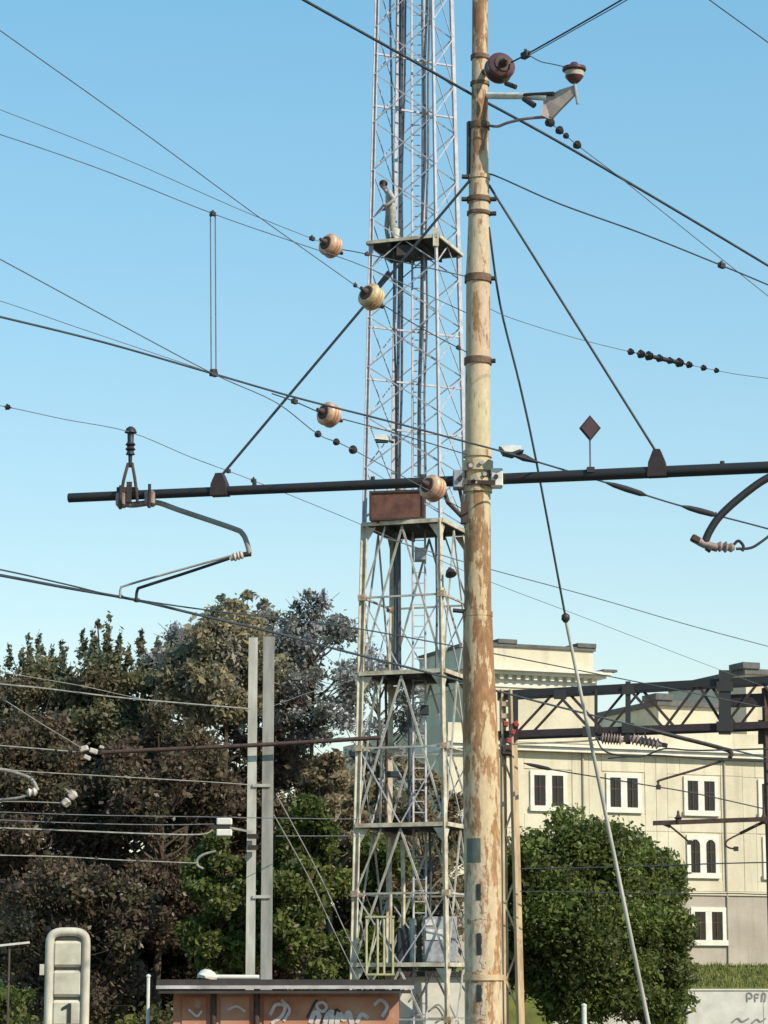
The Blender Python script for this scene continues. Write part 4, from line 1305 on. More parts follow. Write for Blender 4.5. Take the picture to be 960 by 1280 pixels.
# ------------------------------------------------------------------ wires
WG = 'overhead railway wires'
def wire(px, d0, d1, wpx, label, mat='wire_dark', name='overhead_wire', clamps=(), beads=(), group=WG, splices=()):
    """one wire with whatever is clamped on it"""
    pts3 = smooth_path(path(px, d0, d1), 5)
    Dm = (d0 + d1) / 2
    r = 0.85 * wpx / ppm(Dm) / 2
    root = thing(name, label, 'wire', pts3[0], group)
    MB().tube(pts3, r, 6).build('strand', mat, root, smooth=True)
    xs_ = [(q.x * F / (q.y * cp + (q.z - CAMZ) * sp)) + W / 2 for q in pts3]
    def at(x):
        for i in range(len(xs_) - 1):
            a, b_ = xs_[i], xs_[i + 1]
            if (a - x) * (b_ - x) <= 0 and a != b_:
                t_ = (x - a) / (b_ - a)
                return pts3[i].lerp(pts3[i + 1], t_), (pts3[i + 1] - pts3[i]).normalized()
        return pts3[-1], (pts3[-1] - pts3[-2]).normalized()
    for (x, s_) in clamps:                     # bolted clamp
        c, t_ = at(x)
        w__ = s_ / ppm(c.y)
        m = MB().bar(c - t_ * w__ * 0.6, c + t_ * w__ * 0.6, w__ * 0.7, w__ * 0.8)
        m.bar(c + Vector((0, 0, w__ * 0.2)), c + Vector((0, 0, w__ * 0.8)), w__ * 0.3)
        m.build('clamp', 'black_iron', root)
    for (x, s_) in beads:                      # strain insulator: two ribbed sheds on a pin
        c, t_ = at(x)
        w__ = s_ / ppm(c.y) / 2
        MB().lathe(c - t_ * w__, t_, [(-w__ * 0.5, w__ * 0.22), (w__ * 0.2, w__ * 0.3), (w__ * 0.55, w__ * 1.05), (w__ * 0.7, w__ * 1.0), (w__ * 0.8, w__ * 0.35), (w__ * 1.15, w__ * 0.35), (w__ * 1.3, w__ * 0.85), (w__ * 1.42, w__ * 0.8), (w__ * 1.55, w__ * 0.3), (w__ * 2.4, w__ * 0.2)], 12).build('strain_insulator', 'black_iron', root, smooth=True)
    for (xa, xb, s_) in splices:               # swaged splice sleeve
        a, t_ = at(xa)
        b_, t2 = at(xb)
        w__ = s_ / ppm(a.y) / 2
        MB().tube([a, a.lerp(b_, 0.2), a.lerp(b_, 0.5), a.lerp(b_, 0.85), b_], [w__ * 0.3, w__ * 0.8, w__, w__ * 0.9, w__ * 0.3], 8).build('splice_sleeve', 'navy_steel', root, smooth=True)
    return root

wire([(-120, -48), (0, 38), (180, 166), (315, 265), (450, 361)], 15.5, 22.8, 1.7, 'thin dark wire descending steeply to the pale yellow ceramic insulator', 'wire_grey', clamps=((444, 5),))
wire([(480, 382), (530, 412), (583, 440)], 23.0, 23.95, 1.8, 'short dark wire joining the pale yellow insulator to the pole collar', 'wire_dark', clamps=((573, 5),))
wire([(-120, 92), (0, 137), (150, 196), (300, 262), (402, 303)], 18.6, 22.75, 1.3, 'thin faint wire running to the orange insulator beside the tower platform', 'wire_grey', clamps=((390, 6),))
wire([(428, 312), (460, 318), (585, 346)], 23.0, 23.95, 1.7, 'short dark wire from the highest orange insulator to the pole', 'wire_dark', clamps=((459, 5),))
wire([(-120, 131), (0, 168), (130, 213), (266, 267), (375, 305), (460, 335), (585, 392)], 18.8, 24.3, 1.6, 'thin dark wire holding the top of the double vertical dropper', 'wire_grey', clamps=((266, 6),))
wire([(-120, 262), (0, 324), (140, 400), (266, 467), (345, 503), (398, 543), (443, 563), (585, 640)], 15.4, 24.3, 1.8, 'dark wire with three small strain insulators in a row left of the tower', 'wire_grey', beads=((398, 9), (421, 9), (442, 11)))
wire([(-120, 340), (0, 376), (90, 407), (170, 434), (250, 461)], 18.5, 21.4, 1.2, 'faint thin wire just above the heavy twisted wire', 'wire_grey')
wire([(-120, 368), (0, 396), (130, 428), (266, 467), (370, 497), (480, 525), (585, 553), (640, 568), (760, 604), (850, 632), (960, 661), (1060, 690)], 18.6, 27.5, 3.0, 'heavy dark wire running the whole width past the white wedge', 'wire_dark', clamps=((267, 8), (895, 5)), splices=((757, 808, 8), (852, 897, 8)))
wire([(340, 492), (366, 501), (398, 515)], 22.0, 22.6, 2.0, 'short dark wire entering the orange insulator of the twin heavy wires', 'wire_dark', clamps=((368, 7),))
wire([(429, 524), (500, 543), (583, 568)], 22.8, 23.9, 1.8, 'thin wire leaving the lower orange insulator toward the cross beam clamp', 'wire_dark')
wire([(-120, 486, 23.2), (0, 507, 23.8), (80, 524, 24.3), (162, 540, 24.72), (240, 572, 26), (320, 602, 27.3), (450, 655, 29.6), (600, 722, 33.6), (720, 768, 36.8), (860, 822, 41), (960, 860, 45), (1060, 898, 50)], 23.2, 29.0, 1.2, 'thin wire carried over the small post insulator on the beam', 'wire_grey', beads=((10, 8),), clamps=((285, 6), (317, 6)))
wire([(-120, 698), (0, 719), (85, 735), (170, 750), (250, 769), (340, 790), (430, 814), (540, 842), (700, 884), (960, 948), (1060, 972)], 22.4, 52, 3.0, 'heavy contact wire held by the forked steady arm', 'wire_dark', clamps=((171, 6),))
wire([(-120, 690), (0, 712), (85, 731), (150, 746), (262, 763), (430, 783), (617, 817), (724, 838), (960, 885), (1060, 905)], 22.4, 45, 1.8, 'thinner contact wire running just above the heavy contact wire', 'wire_dark', clamps=((151, 5),))
# right side
wire([(280, -58), (380, 0), (500, 67), (597, 122)], 20.6, 24.22, 5.0, 'thick black cable descending across the tower to the top of the pole', 'wire_dark', name='power_cable')
wire([(597, 122), (680, 167), (760, 213), (860, 272), (960, 332), (1060, 392)], 24.22, 31.0, 4.2, 'thick black cable falling away to the right of the pole top', 'wire_dark', name='power_cable')
wire([(639, 78), (660, 67), (720, 33), (775, 1), (860, -50)], 23.5, 21.6, 3.0, 'upper strand of the stay running up right from the dark red disc insulator', 'wire_dark', name='stay_wire', clamps=((657, 10),))
wire([(660, 70), (720, 36), (775, 5), (860, -45)], 23.45, 21.6, 1.8, 'lower strand of the stay running up right from the dark red disc insulator', 'wire_grey', name='stay_wire')
wire([(661, 69), (676, 77), (690, 80), (717, 86)], 23.45, 23.4, 1.6, 'short jumper wire ending on the dark rimmed bowl insulator', 'wire_dark')
wire([(684, 150), (725, 184), (770, 218), (830, 266), (960, 370), (1060, 450)], 23.5, 30.0, 1.3, 'thin wire with small strain insulators hanging from the pole head bracket', 'wire_grey', beads=((688, 13), (700, 11), (708, 8), (722, 11)))
wire([(608, 217), (625, 222), (700, 255), (800, 291), (900, 331), (960, 356), (1060, 398)], 24.0, 28.5, 2.6, 'dark wire falling gently right from the upper pole collar', 'wire_dark', clamps=((902, 8),))
wire([(610, 385), (640, 398), (710, 420), (785, 439), (900, 464), (960, 473), (1060, 486)], 24.0, 27.0, 1.1, 'thin wire carrying a long row of dark strain insulators', 'wire_grey', beads=((789, 9), (802, 11), (812, 12), (825, 10), (838, 9), (850, 12), (862, 9), (880, 8), (896, 7)), splices=((800, 856, 6),))
wire([(820, -50), (887, 0), (960, 53), (1040, 112)], 20, 23, 1.8, 'thin dark wire crossing the top right corner of the sky', 'wire_dark')
wire([(480, 672), (600, 708), (740, 746), (860, 781), (960, 808), (1060, 836)], 40, 52, 1.4, 'thin upper wire low in the sky right of the pole', 'wire_grey')
# guy wire with a pale sleeve on its lower part
gy = thing('guy_wire', 'long guy wire from the pole with a pale sleeve on its lower half', 'guy wire', P(858, 1515, 26.2), WG)
ga = pp(285) + Vector((pr(26), -0.03, 0))
def gp(x, y, t_): return P(x, y, 24.0 + 2.2 * t_)
MB().tube(smooth_path([ga, gp(625, 380, 0.08), gp(650, 482, 0.16), gp(671, 580, 0.24), gp(707, 772, 0.4)], 5), 0.0115, 8).build('strand', 'wire_dark', gy, smooth=True)
MB().tube(smooth_path([gp(707, 774, 0.4), gp(740, 935, 0.53), gp(773, 1095, 0.66), gp(809, 1272, 0.8), gp(858, 1515, 1.0)], 5), [0.016 + 0.0003 * i for i in range(21)], 10).build('sleeve', 'post_grey', gy, smooth=True)
q = gp(707, 773, 0.4)
MB().lathe(q + Vector((0, 0, 0.05)), (0, 0, -1), [(0, 0.015), (0.02, 0.04), (0.06, 0.042), (0.09, 0.018)], 10).build('coupling', 'black_iron', gy, smooth=True)
# double dropper
dr = thing('dropper', 'double vertical dropper between two wires at the left of the tower', 'wire', P(267, 467, 21.6), WG)
for s_ in (-3, 3):
    MB().tube([P(266 + s_, 269, 21.5), P(267 + s_, 466, 21.6)], 0.0055, 5).build('strand', 'wire_grey', dr)
MB().tube(smooth_path([P(263, 270, 21.5), P(266, 265, 21.5), P(269, 270, 21.5)], 4), 0.014, 6).build('loop', 'black_iron', dr)
MB().box(P(267, 466, 21.6), (0.06, 0.06, 0.05)).build('clamp', 'black_iron', dr)
# wedge on the heavy wire: lit top coloured white, shaded underside coloured dark
c = P(637, 562, 23.8)
wd = thing('wire_wedge', 'white wedge shaped anchor fitting, shaded underside coloured dark, on the heavy wire right of the pole', 'fitting', c, None)
MB().prism([P(x, y, 23.75) for (x, y) in ((626, 558), (640, 556), (652, 557), (651, 561), (640, 565), (631, 564))], (0, 0.14, 0)).build('shell', 'white_paint', wd)
MB().prism([P(x, y, 23.73) for (x, y) in ((624, 557), (631, 564.5), (640, 566), (648, 563), (655, 562), (641, 569), (629, 566))], (0, 0.16, 0)).build('shade_lip', 'digit_dark', wd)
MB().tube([P(640, 567, 23.8), P(655, 572, 23.9), P(672, 578, 24.0)], [0.02, 0.035, 0.012], 8).build('tail', 'navy_steel', wd)
# diamond plate on a rod above the beam
c = beam_at(738)
dm = thing('diamond_sign', 'dark red diamond shaped plate on a thin rod above the cross beam', 'sign', c)
q = P(737.5, 535, c.y)
hw, hh = 13.5 / K24, 16.5 / K24
MB().prism([q + Vector((0, 0, hh)), q + Vector((hw, 0, 0)), q + Vector((0, 0, -hh)), q + Vector((-hw, 0, 0))], (0, 0.02, 0)).build('plate', 'plum_iron', dm)
MB().prism([q + Vector((0, -0.012, hh * 0.8)), q + Vector((hw * 0.8, -0.012, 0)), q + Vector((0, -0.012, -hh * 0.8)), q + Vector((-hw * 0.8, -0.012, 0))], (0, 0.01, 0)).build('face', 'plum_face', dm)
MB().tube([c + Vector((0, 0, 0.05)), Vector((q.x, c.y + 0.03, q.z))], 0.008, 6).build('rod', 'wire_grey', dm)
MB().box(c + Vector((0, 0, 0.04)), (0.07, 0.13, 0.05)).build('foot', 'black_iron', dm)

# ------------------------------------------------------------------ post insulator on the left end of the beam
c = beam_at(162)
po = thing('post_insulator', 'small ribbed post insulator on splayed legs at the left end of the beam', 'insulator', c, 'ceramic insulators at the pole')
zt = P(162, 536, c.y).z - c.z
MB().lathe(c, (0, 0, 1), [(zt * 0.42, 0.016), (zt * 0.60, 0.02), (zt * 0.61, 0.045), (zt * 0.66, 0.03), (zt * 0.69, 0.05), (zt * 0.73, 0.03), (zt * 0.76, 0.05), (zt * 0.80, 0.03), (zt * 0.93, 0.032), (zt * 0.94, 0.06), (zt, 0.045), (zt + 0.02, 0.02)], 16).build('rib_stack', 'navy_steel', po, smooth=True)
u = -BDIR
for s_ in (-1, 1):
    MB().tube(smooth_path([c + u * s_ * 0.085 + Vector((0, -0.05, -0.08)), c + u * s_ * 0.06 + Vector((0, -0.055, 0.12)), c + u * s_ * 0.02 + Vector((0, 0, zt * 0.48))], 4), 0.016, 8).build('leg', 'brown_iron', po)
MB().box(c + Vector((0, -0.05, 0.02)), (0.05, 0.03, 0.2)).build('strap', 'black_iron', po)
MB().box(c + Vector((-0.02, 0, 0.045)), (0.2, 0.12, 0.05)).build('saddle', 'brown_iron', po)

# left registration arm with steady fork
c = beam_at(168)
ra_ = thing('registration_arm', 'bent pink grey tube arm with forked steady rods below the beam end', 'arm', c)
dc = c.y
MB().tube(smooth_path([P(150, 628, dc), P(165, 631, dc), P(188, 628, dc)], 4), 0.03, 10).build('clamp_bar', 'ceramic_pink', ra_, smooth=True)
for px in (152, 188):
    q = beam_at(px)
    MB().box(q + Vector((0, -0.01, -0.045)), (0.10, 0.15, 0.14)).build('clamp', 'ceramic_pink', ra_, bevel=0.02)
    MB().tube([q + Vector((0, -0.1, 0.08)), q + Vector((0, -0.1, -0.15))], 0.016, 8).build('bolt', 'black_iron', ra_)
MB().tube(smooth_path([P(186, 628, dc), P(200, 629, dc), P(225, 638, dc), P(290, 660, dc), P(303, 667, dc), P(309, 680, dc), P(312, 692, dc)], 5), 0.026, 12).build('tube', 'post_dark', ra_, smooth=True)
MB().tube([P(314, 692, dc), P(300, 694, dc)], 0.026, 10).build('elbow', 'black_iron', ra_)
m = MB()
m.lathe(P(304, 693, dc), P(287, 698, dc) - P(304, 693, dc), [(0, 0.03), (0.02, 0.045), (0.035, 0.03), (0.05, 0.045), (0.065, 0.03), (0.085, 0.045), (0.1, 0.03), (0.13, 0.03)], 14)
m.build('insulator', 'ceramic_white', ra_, smooth=True)
MB().tube(smooth_path([P(287, 698, dc), P(230, 717, dc), P(180, 733, dc), P(172, 737, dc), P(170, 750, dc)], 4), 0.015, 8).build('steady_rod', 'navy_steel', ra_, smooth=True)
MB().tube(smooth_path([P(288, 695, dc - 0.05), P(230, 711, dc - 0.05), P(160, 731, dc - 0.05), P(151, 736, dc - 0.05), P(150, 747, dc - 0.05)], 4), 0.011, 8).build('steady_rod', 'post_dark', ra_, smooth=True)

# right registration arm
c = beam_at(1010)
rb_ = thing('registration_arm', 'thick black curved tube arm bending down to a pinkish clamp', 'arm', c)
dc = c.y - 0.05
MB().tube(smooth_path([P(1012, 584, dc), P(980, 590, dc), P(955, 600, dc), P(925, 622, dc), P(900, 645, dc), P(887, 664, dc), P(881, 678, dc)], 5), 0.036, 12).build('tube', 'navy_steel', rb_, smooth=True)
MB().box(c + Vector((0, 0, -0.02)), (0.16, 0.16, 0.14)).build('clamp', 'black_iron', rb_)
MB().tube(smooth_path([P(866, 672, dc), P(880, 680, dc), P(897, 685, dc)], 4), 0.038, 10).build('joint', 'ceramic_pink', rb_, smooth=True)
MB().box(P(869, 674, dc - 0.02), (0.08, 0.1, 0.06), Matrix.Rotation(0.5, 3, 'Y')).build('joint_plate', 'brown_iron', rb_, bevel=0.012)
MB().tube([P(883, 684, dc - 0.04), P(889, 688, dc - 0.04)], 0.03, 8).build('bolt', 'black_iron', rb_)
m = MB()
m.lathe(P(896, 683, dc), P(920, 685, dc) - P(896, 683, dc), [(0, 0.03), (0.03, 0.05), (0.05, 0.03), (0.08, 0.055), (0.1, 0.03), (0.13, 0.045), (0.16, 0.02)], 14)
m.build('insulator', 'ceramic_pink', rb_, smooth=True)
MB().tube(smooth_path([P(917, 681, dc), P(923, 676, dc), P(929, 682, dc), P(928, 689, dc)], 4), 0.014, 8).build('hook', 'navy_steel', rb_)
MB().tube(smooth_path([P(920, 686, dc), P(938, 685, dc), P(952, 677, dc), P(975, 660, dc), P(1000, 648, dc)], 4), 0.013, 8).build('steady_rod', 'wire_dark', rb_)

# ================================================================== GANTRY ON THE RIGHT
GD = 55.0
kg = ppm(GD)
gan = thing('gantry', 'dark iron truss gantry on a tall laced beige mast beside the rusty pole', 'gantry', P(644, 1300, GD) * 1 - Vector((0, 0, P(644, 1300, GD).z)))
def gl(x, y, dy=0.0): return P(x, y, GD + dy)
for (xt, xb, mt, dy, w__) in ((629, 633, 'mast_beige', 0.0, 0.13), (641, 652, 'mast_beige', -0.12, 0.17)):
    a, b_ = gl(xt, 862, dy), gl(xb, 1280, dy)
    bot = a + (b_ - a) * (a.z / (a.z - b_.z))
    MB().angle(bot, a, w__, 0.045, (0.3, -1, 0)).build('mast_leg', mt, gan)
ys = [1275, 1225, 1178, 1132, 1085, 1040, 995, 950]
for i in range(len(ys) - 1):
    f = lambda y: (629 + 4 * (y - 862) / 418, 643 + 10 * (y - 862) / 418)
    a, b_ = f(ys[i]), f(ys[i + 1])
    p, q = (a[0], b_[1]) if i % 2 else (a[1], b_[0])
    MB().bar(gl(p, ys[i], -0.05), gl(q, ys[i + 1], -0.05), 0.04, 0.04, (0, -1, 0)).build('lacing', 'mast_beige', gan)
# box truss: near and far chords, the whole thing running right and slightly towards the camera
def tp(x, y, back=0.0):
    t_ = (x - 628) / 332
    return P(x, y, GD + back - 1.1 * t_)
def chord_y(x, top): return (868 - (x - 628) * 0.055) if top else (918 - (x - 628) * 0.036)
for back, dz, sh in ((0.0, 0, 0), (0.7, 3, 17)):
    for top, hh in ((True, 0.15), (False, 0.14)):
        MB().bar(tp(622, chord_y(622, top) + dz, back), tp(1100, chord_y(1100, top) + dz, back), 0.10, hh).build('chord', 'plum_iron' if not top else 'navy_steel', gan)
    xs_ = [645, 694, 740, 785, 830, 872, 905, 950, 995, 1040]
    for i in range(len(xs_) - 1):
        a, b_ = xs_[i], xs_[i + 1]
        t0, t1 = (False, True) if i % 2 == 0 else (True, False)
        MB().bar(tp(a + sh, chord_y(a + sh, t0) + dz, back), tp(b_ + sh, chord_y(b_ + sh, t1) + dz, back), 0.055, 0.05, (0, -1, 0)).build('diagonal', 'plum_iron', gan)
for (x, y0, y1, w__) in ((644, 866, 925, 0.12), (745, 862, 916, 0.06), (785, 852, 930, 0.10), (906, 838, 918, 0.24)):
    MB().bar(tp(x, y1, -0.1), tp(x, y0, -0.1), w__, 0.1, (0, -1, 0)).build('post', 'navy_steel', gan)
for (x, y) in ((785, 862), (906, 858), (906, 908), (785, 910), (700, 868), (736, 914)):
    MB().box(tp(x, y, -0.16), (0.26, 0.03, 0.2) if x != 906 else (0.34, 0.03, 0.2)).build('gusset_plate', 'navy_steel', gan)
# solid web right of the heavy post
MB().prism([tp(912, 868, 0.1), tp(1090, 862, 0.1), tp(1090, 882, 0.1), tp(912, 884, 0.1)], (0, 0.06, 0)).build('web_plate', 'plum_iron', gan)
MB().prism([tp(948, 900, 0.1), tp(1090, 896, 0.1), tp(1090, 928, 0.1), tp(948, 930, 0.1)], (0, 0.06, 0)).build('web_plate', 'plum_iron', gan)
for (x, y) in ((632, 905), (641, 915), (636, 926), (645, 905)):
    MB().box(gl(x, y, -0.25), (0.11, 0.1, 0.12), Matrix.Rotation(rng.uniform(-0.5, 0.5), 3, 'Y')).build('red_clamp', 'red_paint', gan, bevel=0.02)
for (y, h_) in ((880, 0.1), (895, 0.1)):
    MB().box(gl(636, y, -0.1), (0.3, 0.1, h_)).build('batten', 'mast_beige', gan)
MB().box(gl(633, 938, -0.2), (0.22, 0.2, 0.22)).build('mast_clamp', 'brown_iron', gan, bevel=0.03)
# hanging long insulators below the truss
for (xa, ya, xb, yb, label) in ((750, 923, 780, 925, 'pinkish rod insulator lying below the gantry truss, short one'), (787, 923, 828, 931, 'pale rod insulator lying below the gantry truss, longer one')):
    a, b_ = tp(xa, ya, -0.3), tp(xb, yb, -0.3)
    L = (b_ - a).length
    r_ = thing('rod_insulator', label, 'insulator', (a + b_) / 2, 'rod insulators under the gantry')
    prof = [(0, 0.04)]
    nsh = 7
    for i in range(nsh):
        prof += [(L * (0.08 + 0.84 * i / nsh), 0.07), (L * (0.08 + 0.84 * (i + 0.35) / nsh), 0.125), (L * (0.08 + 0.84 * (i + 0.7) / nsh), 0.07)]
    prof.append((L, 0.04))
    MB().lathe(a, b_ - a, prof, 14).build('sheds', 'ceramic_pink', r_, smooth=True)
    MB().bar(a, a + (a - b_) * 0.18, 0.09).build('end_fitting', 'black_iron', r_)
    MB().bar(b_, b_ + (b_ - a) * 0.15, 0.09).build('end_fitting', 'black_iron', r_)
    MB().bar((a + b_) / 2, (a + b_) / 2 + Vector((0, 0.3, 0.25)), 0.03).build('hanger', 'black_iron', r_)
# gantry side wires, brackets
RW = 'wires around the gantry'
wire([(640, 930), (720, 927), (750, 924)], 54.6, 54.4, 2.4, 'pale cable stretched under the left end of the gantry truss', 'wire_pale', group=RW)
wire([(655, 954), (690, 962), (800, 980), (870, 992), (960, 1012), (1060, 1034)], 54, 62, 1.8, 'sagging wire passing the tops of the upper building windows', 'wire_dark', group=RW, splices=((656, 690, 5),))
wire([(744, 920), (758, 940), (800, 946), (830, 936), (870, 938), (960, 936), (1060, 934)], 54.2, 53.4, 2.4, 'brown cable along the building cornice below the gantry', 'wire_dark', group=RW)
wire([(760, 948), (820, 944), (880, 949), (960, 952), (1060, 954)], 54.2, 53.4, 2.0, 'second brown cable just below the cornice cable', 'wire_dark', group=RW)
wire([(650, 1086), (760, 1084), (830, 1082), (880, 1080), (955, 1078), (1060, 1076)], 54.4, 53.8, 1.8, 'thin brown wire across the arched building windows', 'wire_dark', group=RW)
wire([(650, 1114), (760, 1116), (868, 1117), (920, 1117), (955, 1118), (1060, 1119)], 54.4, 53.8, 1.5, 'thin brown wire along the top of the grey building base', 'wire_dark', group=RW)
def small_arm(name, label, main, rod, D, wm=0.045):
    r_ = thing(name, label, 'arm', P(*main[-1], D), 'steady arms around the gantry')
    MB().tube(smooth_path([P(x, y, D) for (x, y) in main], 4), wm, 8).build('tube', 'brown_iron', r_, smooth=True)
    MB().tube(smooth_path([P(x, y, D - 0.03) for (x, y) in rod], 4), wm * 0.55, 8).build('rod', 'brown_iron', r_, smooth=True)
    q = P(*rod[-1], D - 0.03)
    MB().box(q, (0.09, 0.09, 0.09)).build('clip', 'black_iron', r_)
    return r_
small_arm('steady_arm', 'long thin brown steady arm slanting below the gantry over upper windows', [(812, 912), (850, 922), (910, 938), (912, 948)], [(912, 948), (870, 962), (826, 975), (823, 978), (823, 984)], 53.9)
small_arm('steady_arm', 'small brown curved arm beside the right hand post near arched windows', [(958, 1026), (945, 1032), (925, 1042)], [(925, 1042), (910, 1050), (907, 1056), (912, 1060), (920, 1061)], 53.9, 0.035)
small_arm('steady_arm', 'small brown rod slanting down to the arched building window', [(826, 1028), (838, 1033)], [(838, 1033), (848, 1041), (862, 1053)], 53.9, 0.04)
q = P(958.5, 935, 54.0)
rp = thing('side_post', 'dark brown post at the right edge carrying a thin cross bar', 'post', (q.x, 54.0, 0))
MB().bar((q.x, 54, 0), (q.x, 54, P(958.5, 860, 54).z), 0.11, 0.11).build('shaft', 'brown_iron', rp)
MB().bar(P(816, 1029, 53.9), P(1010, 1022, 53.6), 0.07, 0.09).build('cross_bar', 'brown_iron', rp)
for (x, y0, y1) in ((848, 1014, 1030), (955, 1006, 1030)):
    q = P(x, y1, 53.85)
    MB().lathe(q, (0, 0, 1), [(0, 0.06), (0.1, 0.06), (0.12, 0.09), (0.15, 0.05), (0.2, 0.03), ((y1 - y0) / kg, 0.02)], 10).build('pin_insulator', 'brown_iron', rp, smooth=True)

# ================================================================== TWIN GREY POSTS ON THE LEFT
TWD = 62.0
def tw_(x, y, d=0.0): return P(x, y, TWD + d)
tp_root = thing('twin_post', 'pair of tall pale grey posts tied together, brown arm across them', 'post', (tw_(327, 1240).x, TWD, 0))
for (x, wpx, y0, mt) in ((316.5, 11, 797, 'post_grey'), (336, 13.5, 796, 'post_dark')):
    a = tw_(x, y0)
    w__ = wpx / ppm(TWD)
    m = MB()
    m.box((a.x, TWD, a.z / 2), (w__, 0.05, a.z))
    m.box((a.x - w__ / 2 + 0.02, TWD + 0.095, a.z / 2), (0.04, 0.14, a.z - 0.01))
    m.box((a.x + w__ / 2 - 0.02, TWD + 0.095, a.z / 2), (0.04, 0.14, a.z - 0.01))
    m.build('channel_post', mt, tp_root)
for y in (982, 1121):
    a, b_ = tw_(318, y), tw_(336, y)
    MB().box(((a.x + b_.x) / 2, TWD - 0.05, a.z), (b_.x - a.x + 0.08, 0.04, 0.07)).build('batten', 'post_grey', tp_root)
for y in (1046, 1060):
    a = tw_(314, y)
    MB().box((a.x + 0.05, TWD - 0.19, a.z), (0.24, 0.09, 0.11)).build('clamp', 'black_iron', tp_root)
MB().tube(smooth_path([tw_(122, 941, -0.3), tw_(200, 937, -0.3), tw_(327, 931, -0.28), tw_(475, 922, -0.28)], 4), 0.05, 10).build('cross_arm', 'brown_iron', tp_root, smooth=True)
a = tw_(275, 1034, -0.3)
sb = thing('switch_box', 'small pale box with black band on the wire left of twin posts', 'box', a)
for dz in (0.13, -0.13):
    MB().box(a + Vector((0.1, 0, dz)), (0.36, 0.2, 0.16)).build('shell', 'concrete_white', sb, bevel=0.02)
MB().box(a + Vector((0.02, 0.0, 0)), (0.42, 0.14, 0.11)).build('band', 'black_iron', sb)
MB().bar(a + Vector((0.2, 0.1, 0)), tw_(315, 1040, -0.1), 0.05).build('bracket', 'post_dark', sb)
# wires in front of the wood
LW = 'wires in front of the wood'
def lw(px, d0, d1, w__, label, mat='wire_pale', **k): return wire(px, d0, d1, w__, label, mat, group=LW, **k)
lw([(-80, 846), (0, 855), (60, 861), (150, 872), (240, 880), (312, 886)], 50, 61.9, 2.4, 'uppermost pale wire crossing the wood to the twin posts')
lw([(-60, 838), (0, 872), (52, 905), (105, 937)], 56, 61.6, 2.2, 'pale wire slanting down to the white clamp before the wood', clamps=((3, 8),))
lw([(-80, 926), (0, 932), (50, 936), (108, 941)], 60, 61.7, 2.0, 'pale wire running level into the white clamp before the wood', beads=((70, 5), (88, 6)))
lw([(-80, 957), (0, 962), (60, 966), (150, 971), (270, 978), (312, 981)], 52, 61.8, 1.6, 'thin pale wire below the brown arm', 'wire_pale')
lw([(-80, 1012), (0, 1015), (120, 1019), (250, 1021), (300, 1022), (450, 1024)], 55, 62, 1.3, 'thin grey wire level with the small pale box', 'wire_grey')
lw([(-80, 1032), (0, 1035), (80, 1038), (180, 1042), (250, 1043), (268, 1036)], 55, 61.7, 2.4, 'pale wire running into the small pale box')
lw([(-80, 1022), (0, 1025), (100, 1029), (200, 1031), (268, 1030)], 55, 61.7, 1.4, 'thin grey wire just above the one entering the small pale box', 'wire_grey')
lw([(-80, 1066), (0, 1069), (80, 1071), (150, 1075), (248, 1079)], 52, 58, 1.6, 'lowest pale wire across the wood with a hooked end', 'wire_pale', clamps=((120, 4), (172, 5)))
lw([(310, 895), (380, 868), (440, 850)], 62, 66, 1.0, 'faint wire climbing from the twin posts toward the tower', 'wire_grey')
lw([(342, 1018), (385, 1095), (418, 1165), (478, 1290)], 62.3, 63, 1.6, 'left one of two parallel stay wires slanting down from the twin posts')
lw([(345, 992), (400, 1095), (432, 1165), (492, 1290)], 62.3, 63, 1.6, 'right one of two parallel stay wires slanting down from the twin posts')
lw([(345, 1045), (400, 1045), (455, 1045)], 62, 66, 1.3, 'thin wire linking twin posts and tower at the pale box level', 'wire_grey')
lw([(-80, 826), (0, 840), (60, 850), (105, 858), (150, 868), (185, 875)], 50, 57, 1.2, 'short faint wire above the uppermost pale wire in the wood')
hk = thing('wire_hook', 'small pale hook hanging at the end of the lowest wood wire', 'hook', P(248, 1078, 58), None)
MB().tube(smooth_path([P(270, 1064, 58), P(255, 1068, 58), P(247, 1074, 58), P(247, 1082, 58), P(254, 1086, 58)], 4), 0.03, 8).build('bend', 'wire_pale', hk, smooth=True)
ck = thing('wire_clamp', 'cluster of white clamps where the slanting pale wire ends', 'clamp', P(108, 940, 61.6), None)
for (x, y, s_) in ((105, 936, 0.16), (117, 939, 0.15), (109, 947, 0.13), (127, 934, 0.09)):
    MB().box(P(x, y, 61.55), (s_ * 1.3, s_, s_ * 0.8), Matrix.Rotation(rng.uniform(-0.6, 0.6), 3, 'Y')).build('clamp_block', 'ceramic_white', ck, bevel=0.02)
MB().bar(P(103, 940, 61.6), P(128, 941, 61.65), 0.06).build('link', 'black_iron', ck)
a2 = thing('steady_arm', 'pale curved arm hooking back at the left end of the wood', 'arm', P(0, 985, 57), 'steady arms before the wood')
MB().tube(smooth_path([P(-60, 958, 57), P(0, 962, 57), P(25, 968, 57), P(40, 975, 57), P(47, 988, 57)], 5), 0.045, 8).build('tube', 'wire_pale', a2, smooth=True)
MB().tube(smooth_path([P(47, 990, 57), P(25, 997, 57), P(0, 1000, 57), P(-60, 1010, 57)], 4), 0.03, 8).build('rod', 'wire_pale', a2, smooth=True)
MB().lathe(P(34, 991, 57), (1, 0, 0.15), [(0, 0.05), (0.05, 0.1), (0.1, 0.06), (0.16, 0.1), (0.22, 0.05)], 10).build('insulator', 'ceramic_white', a2, smooth=True)
a3 = thing('wire_clamp', 'lone white clamp on a wire right of the pale curved arm', 'clamp', P(87, 998, 57), None)
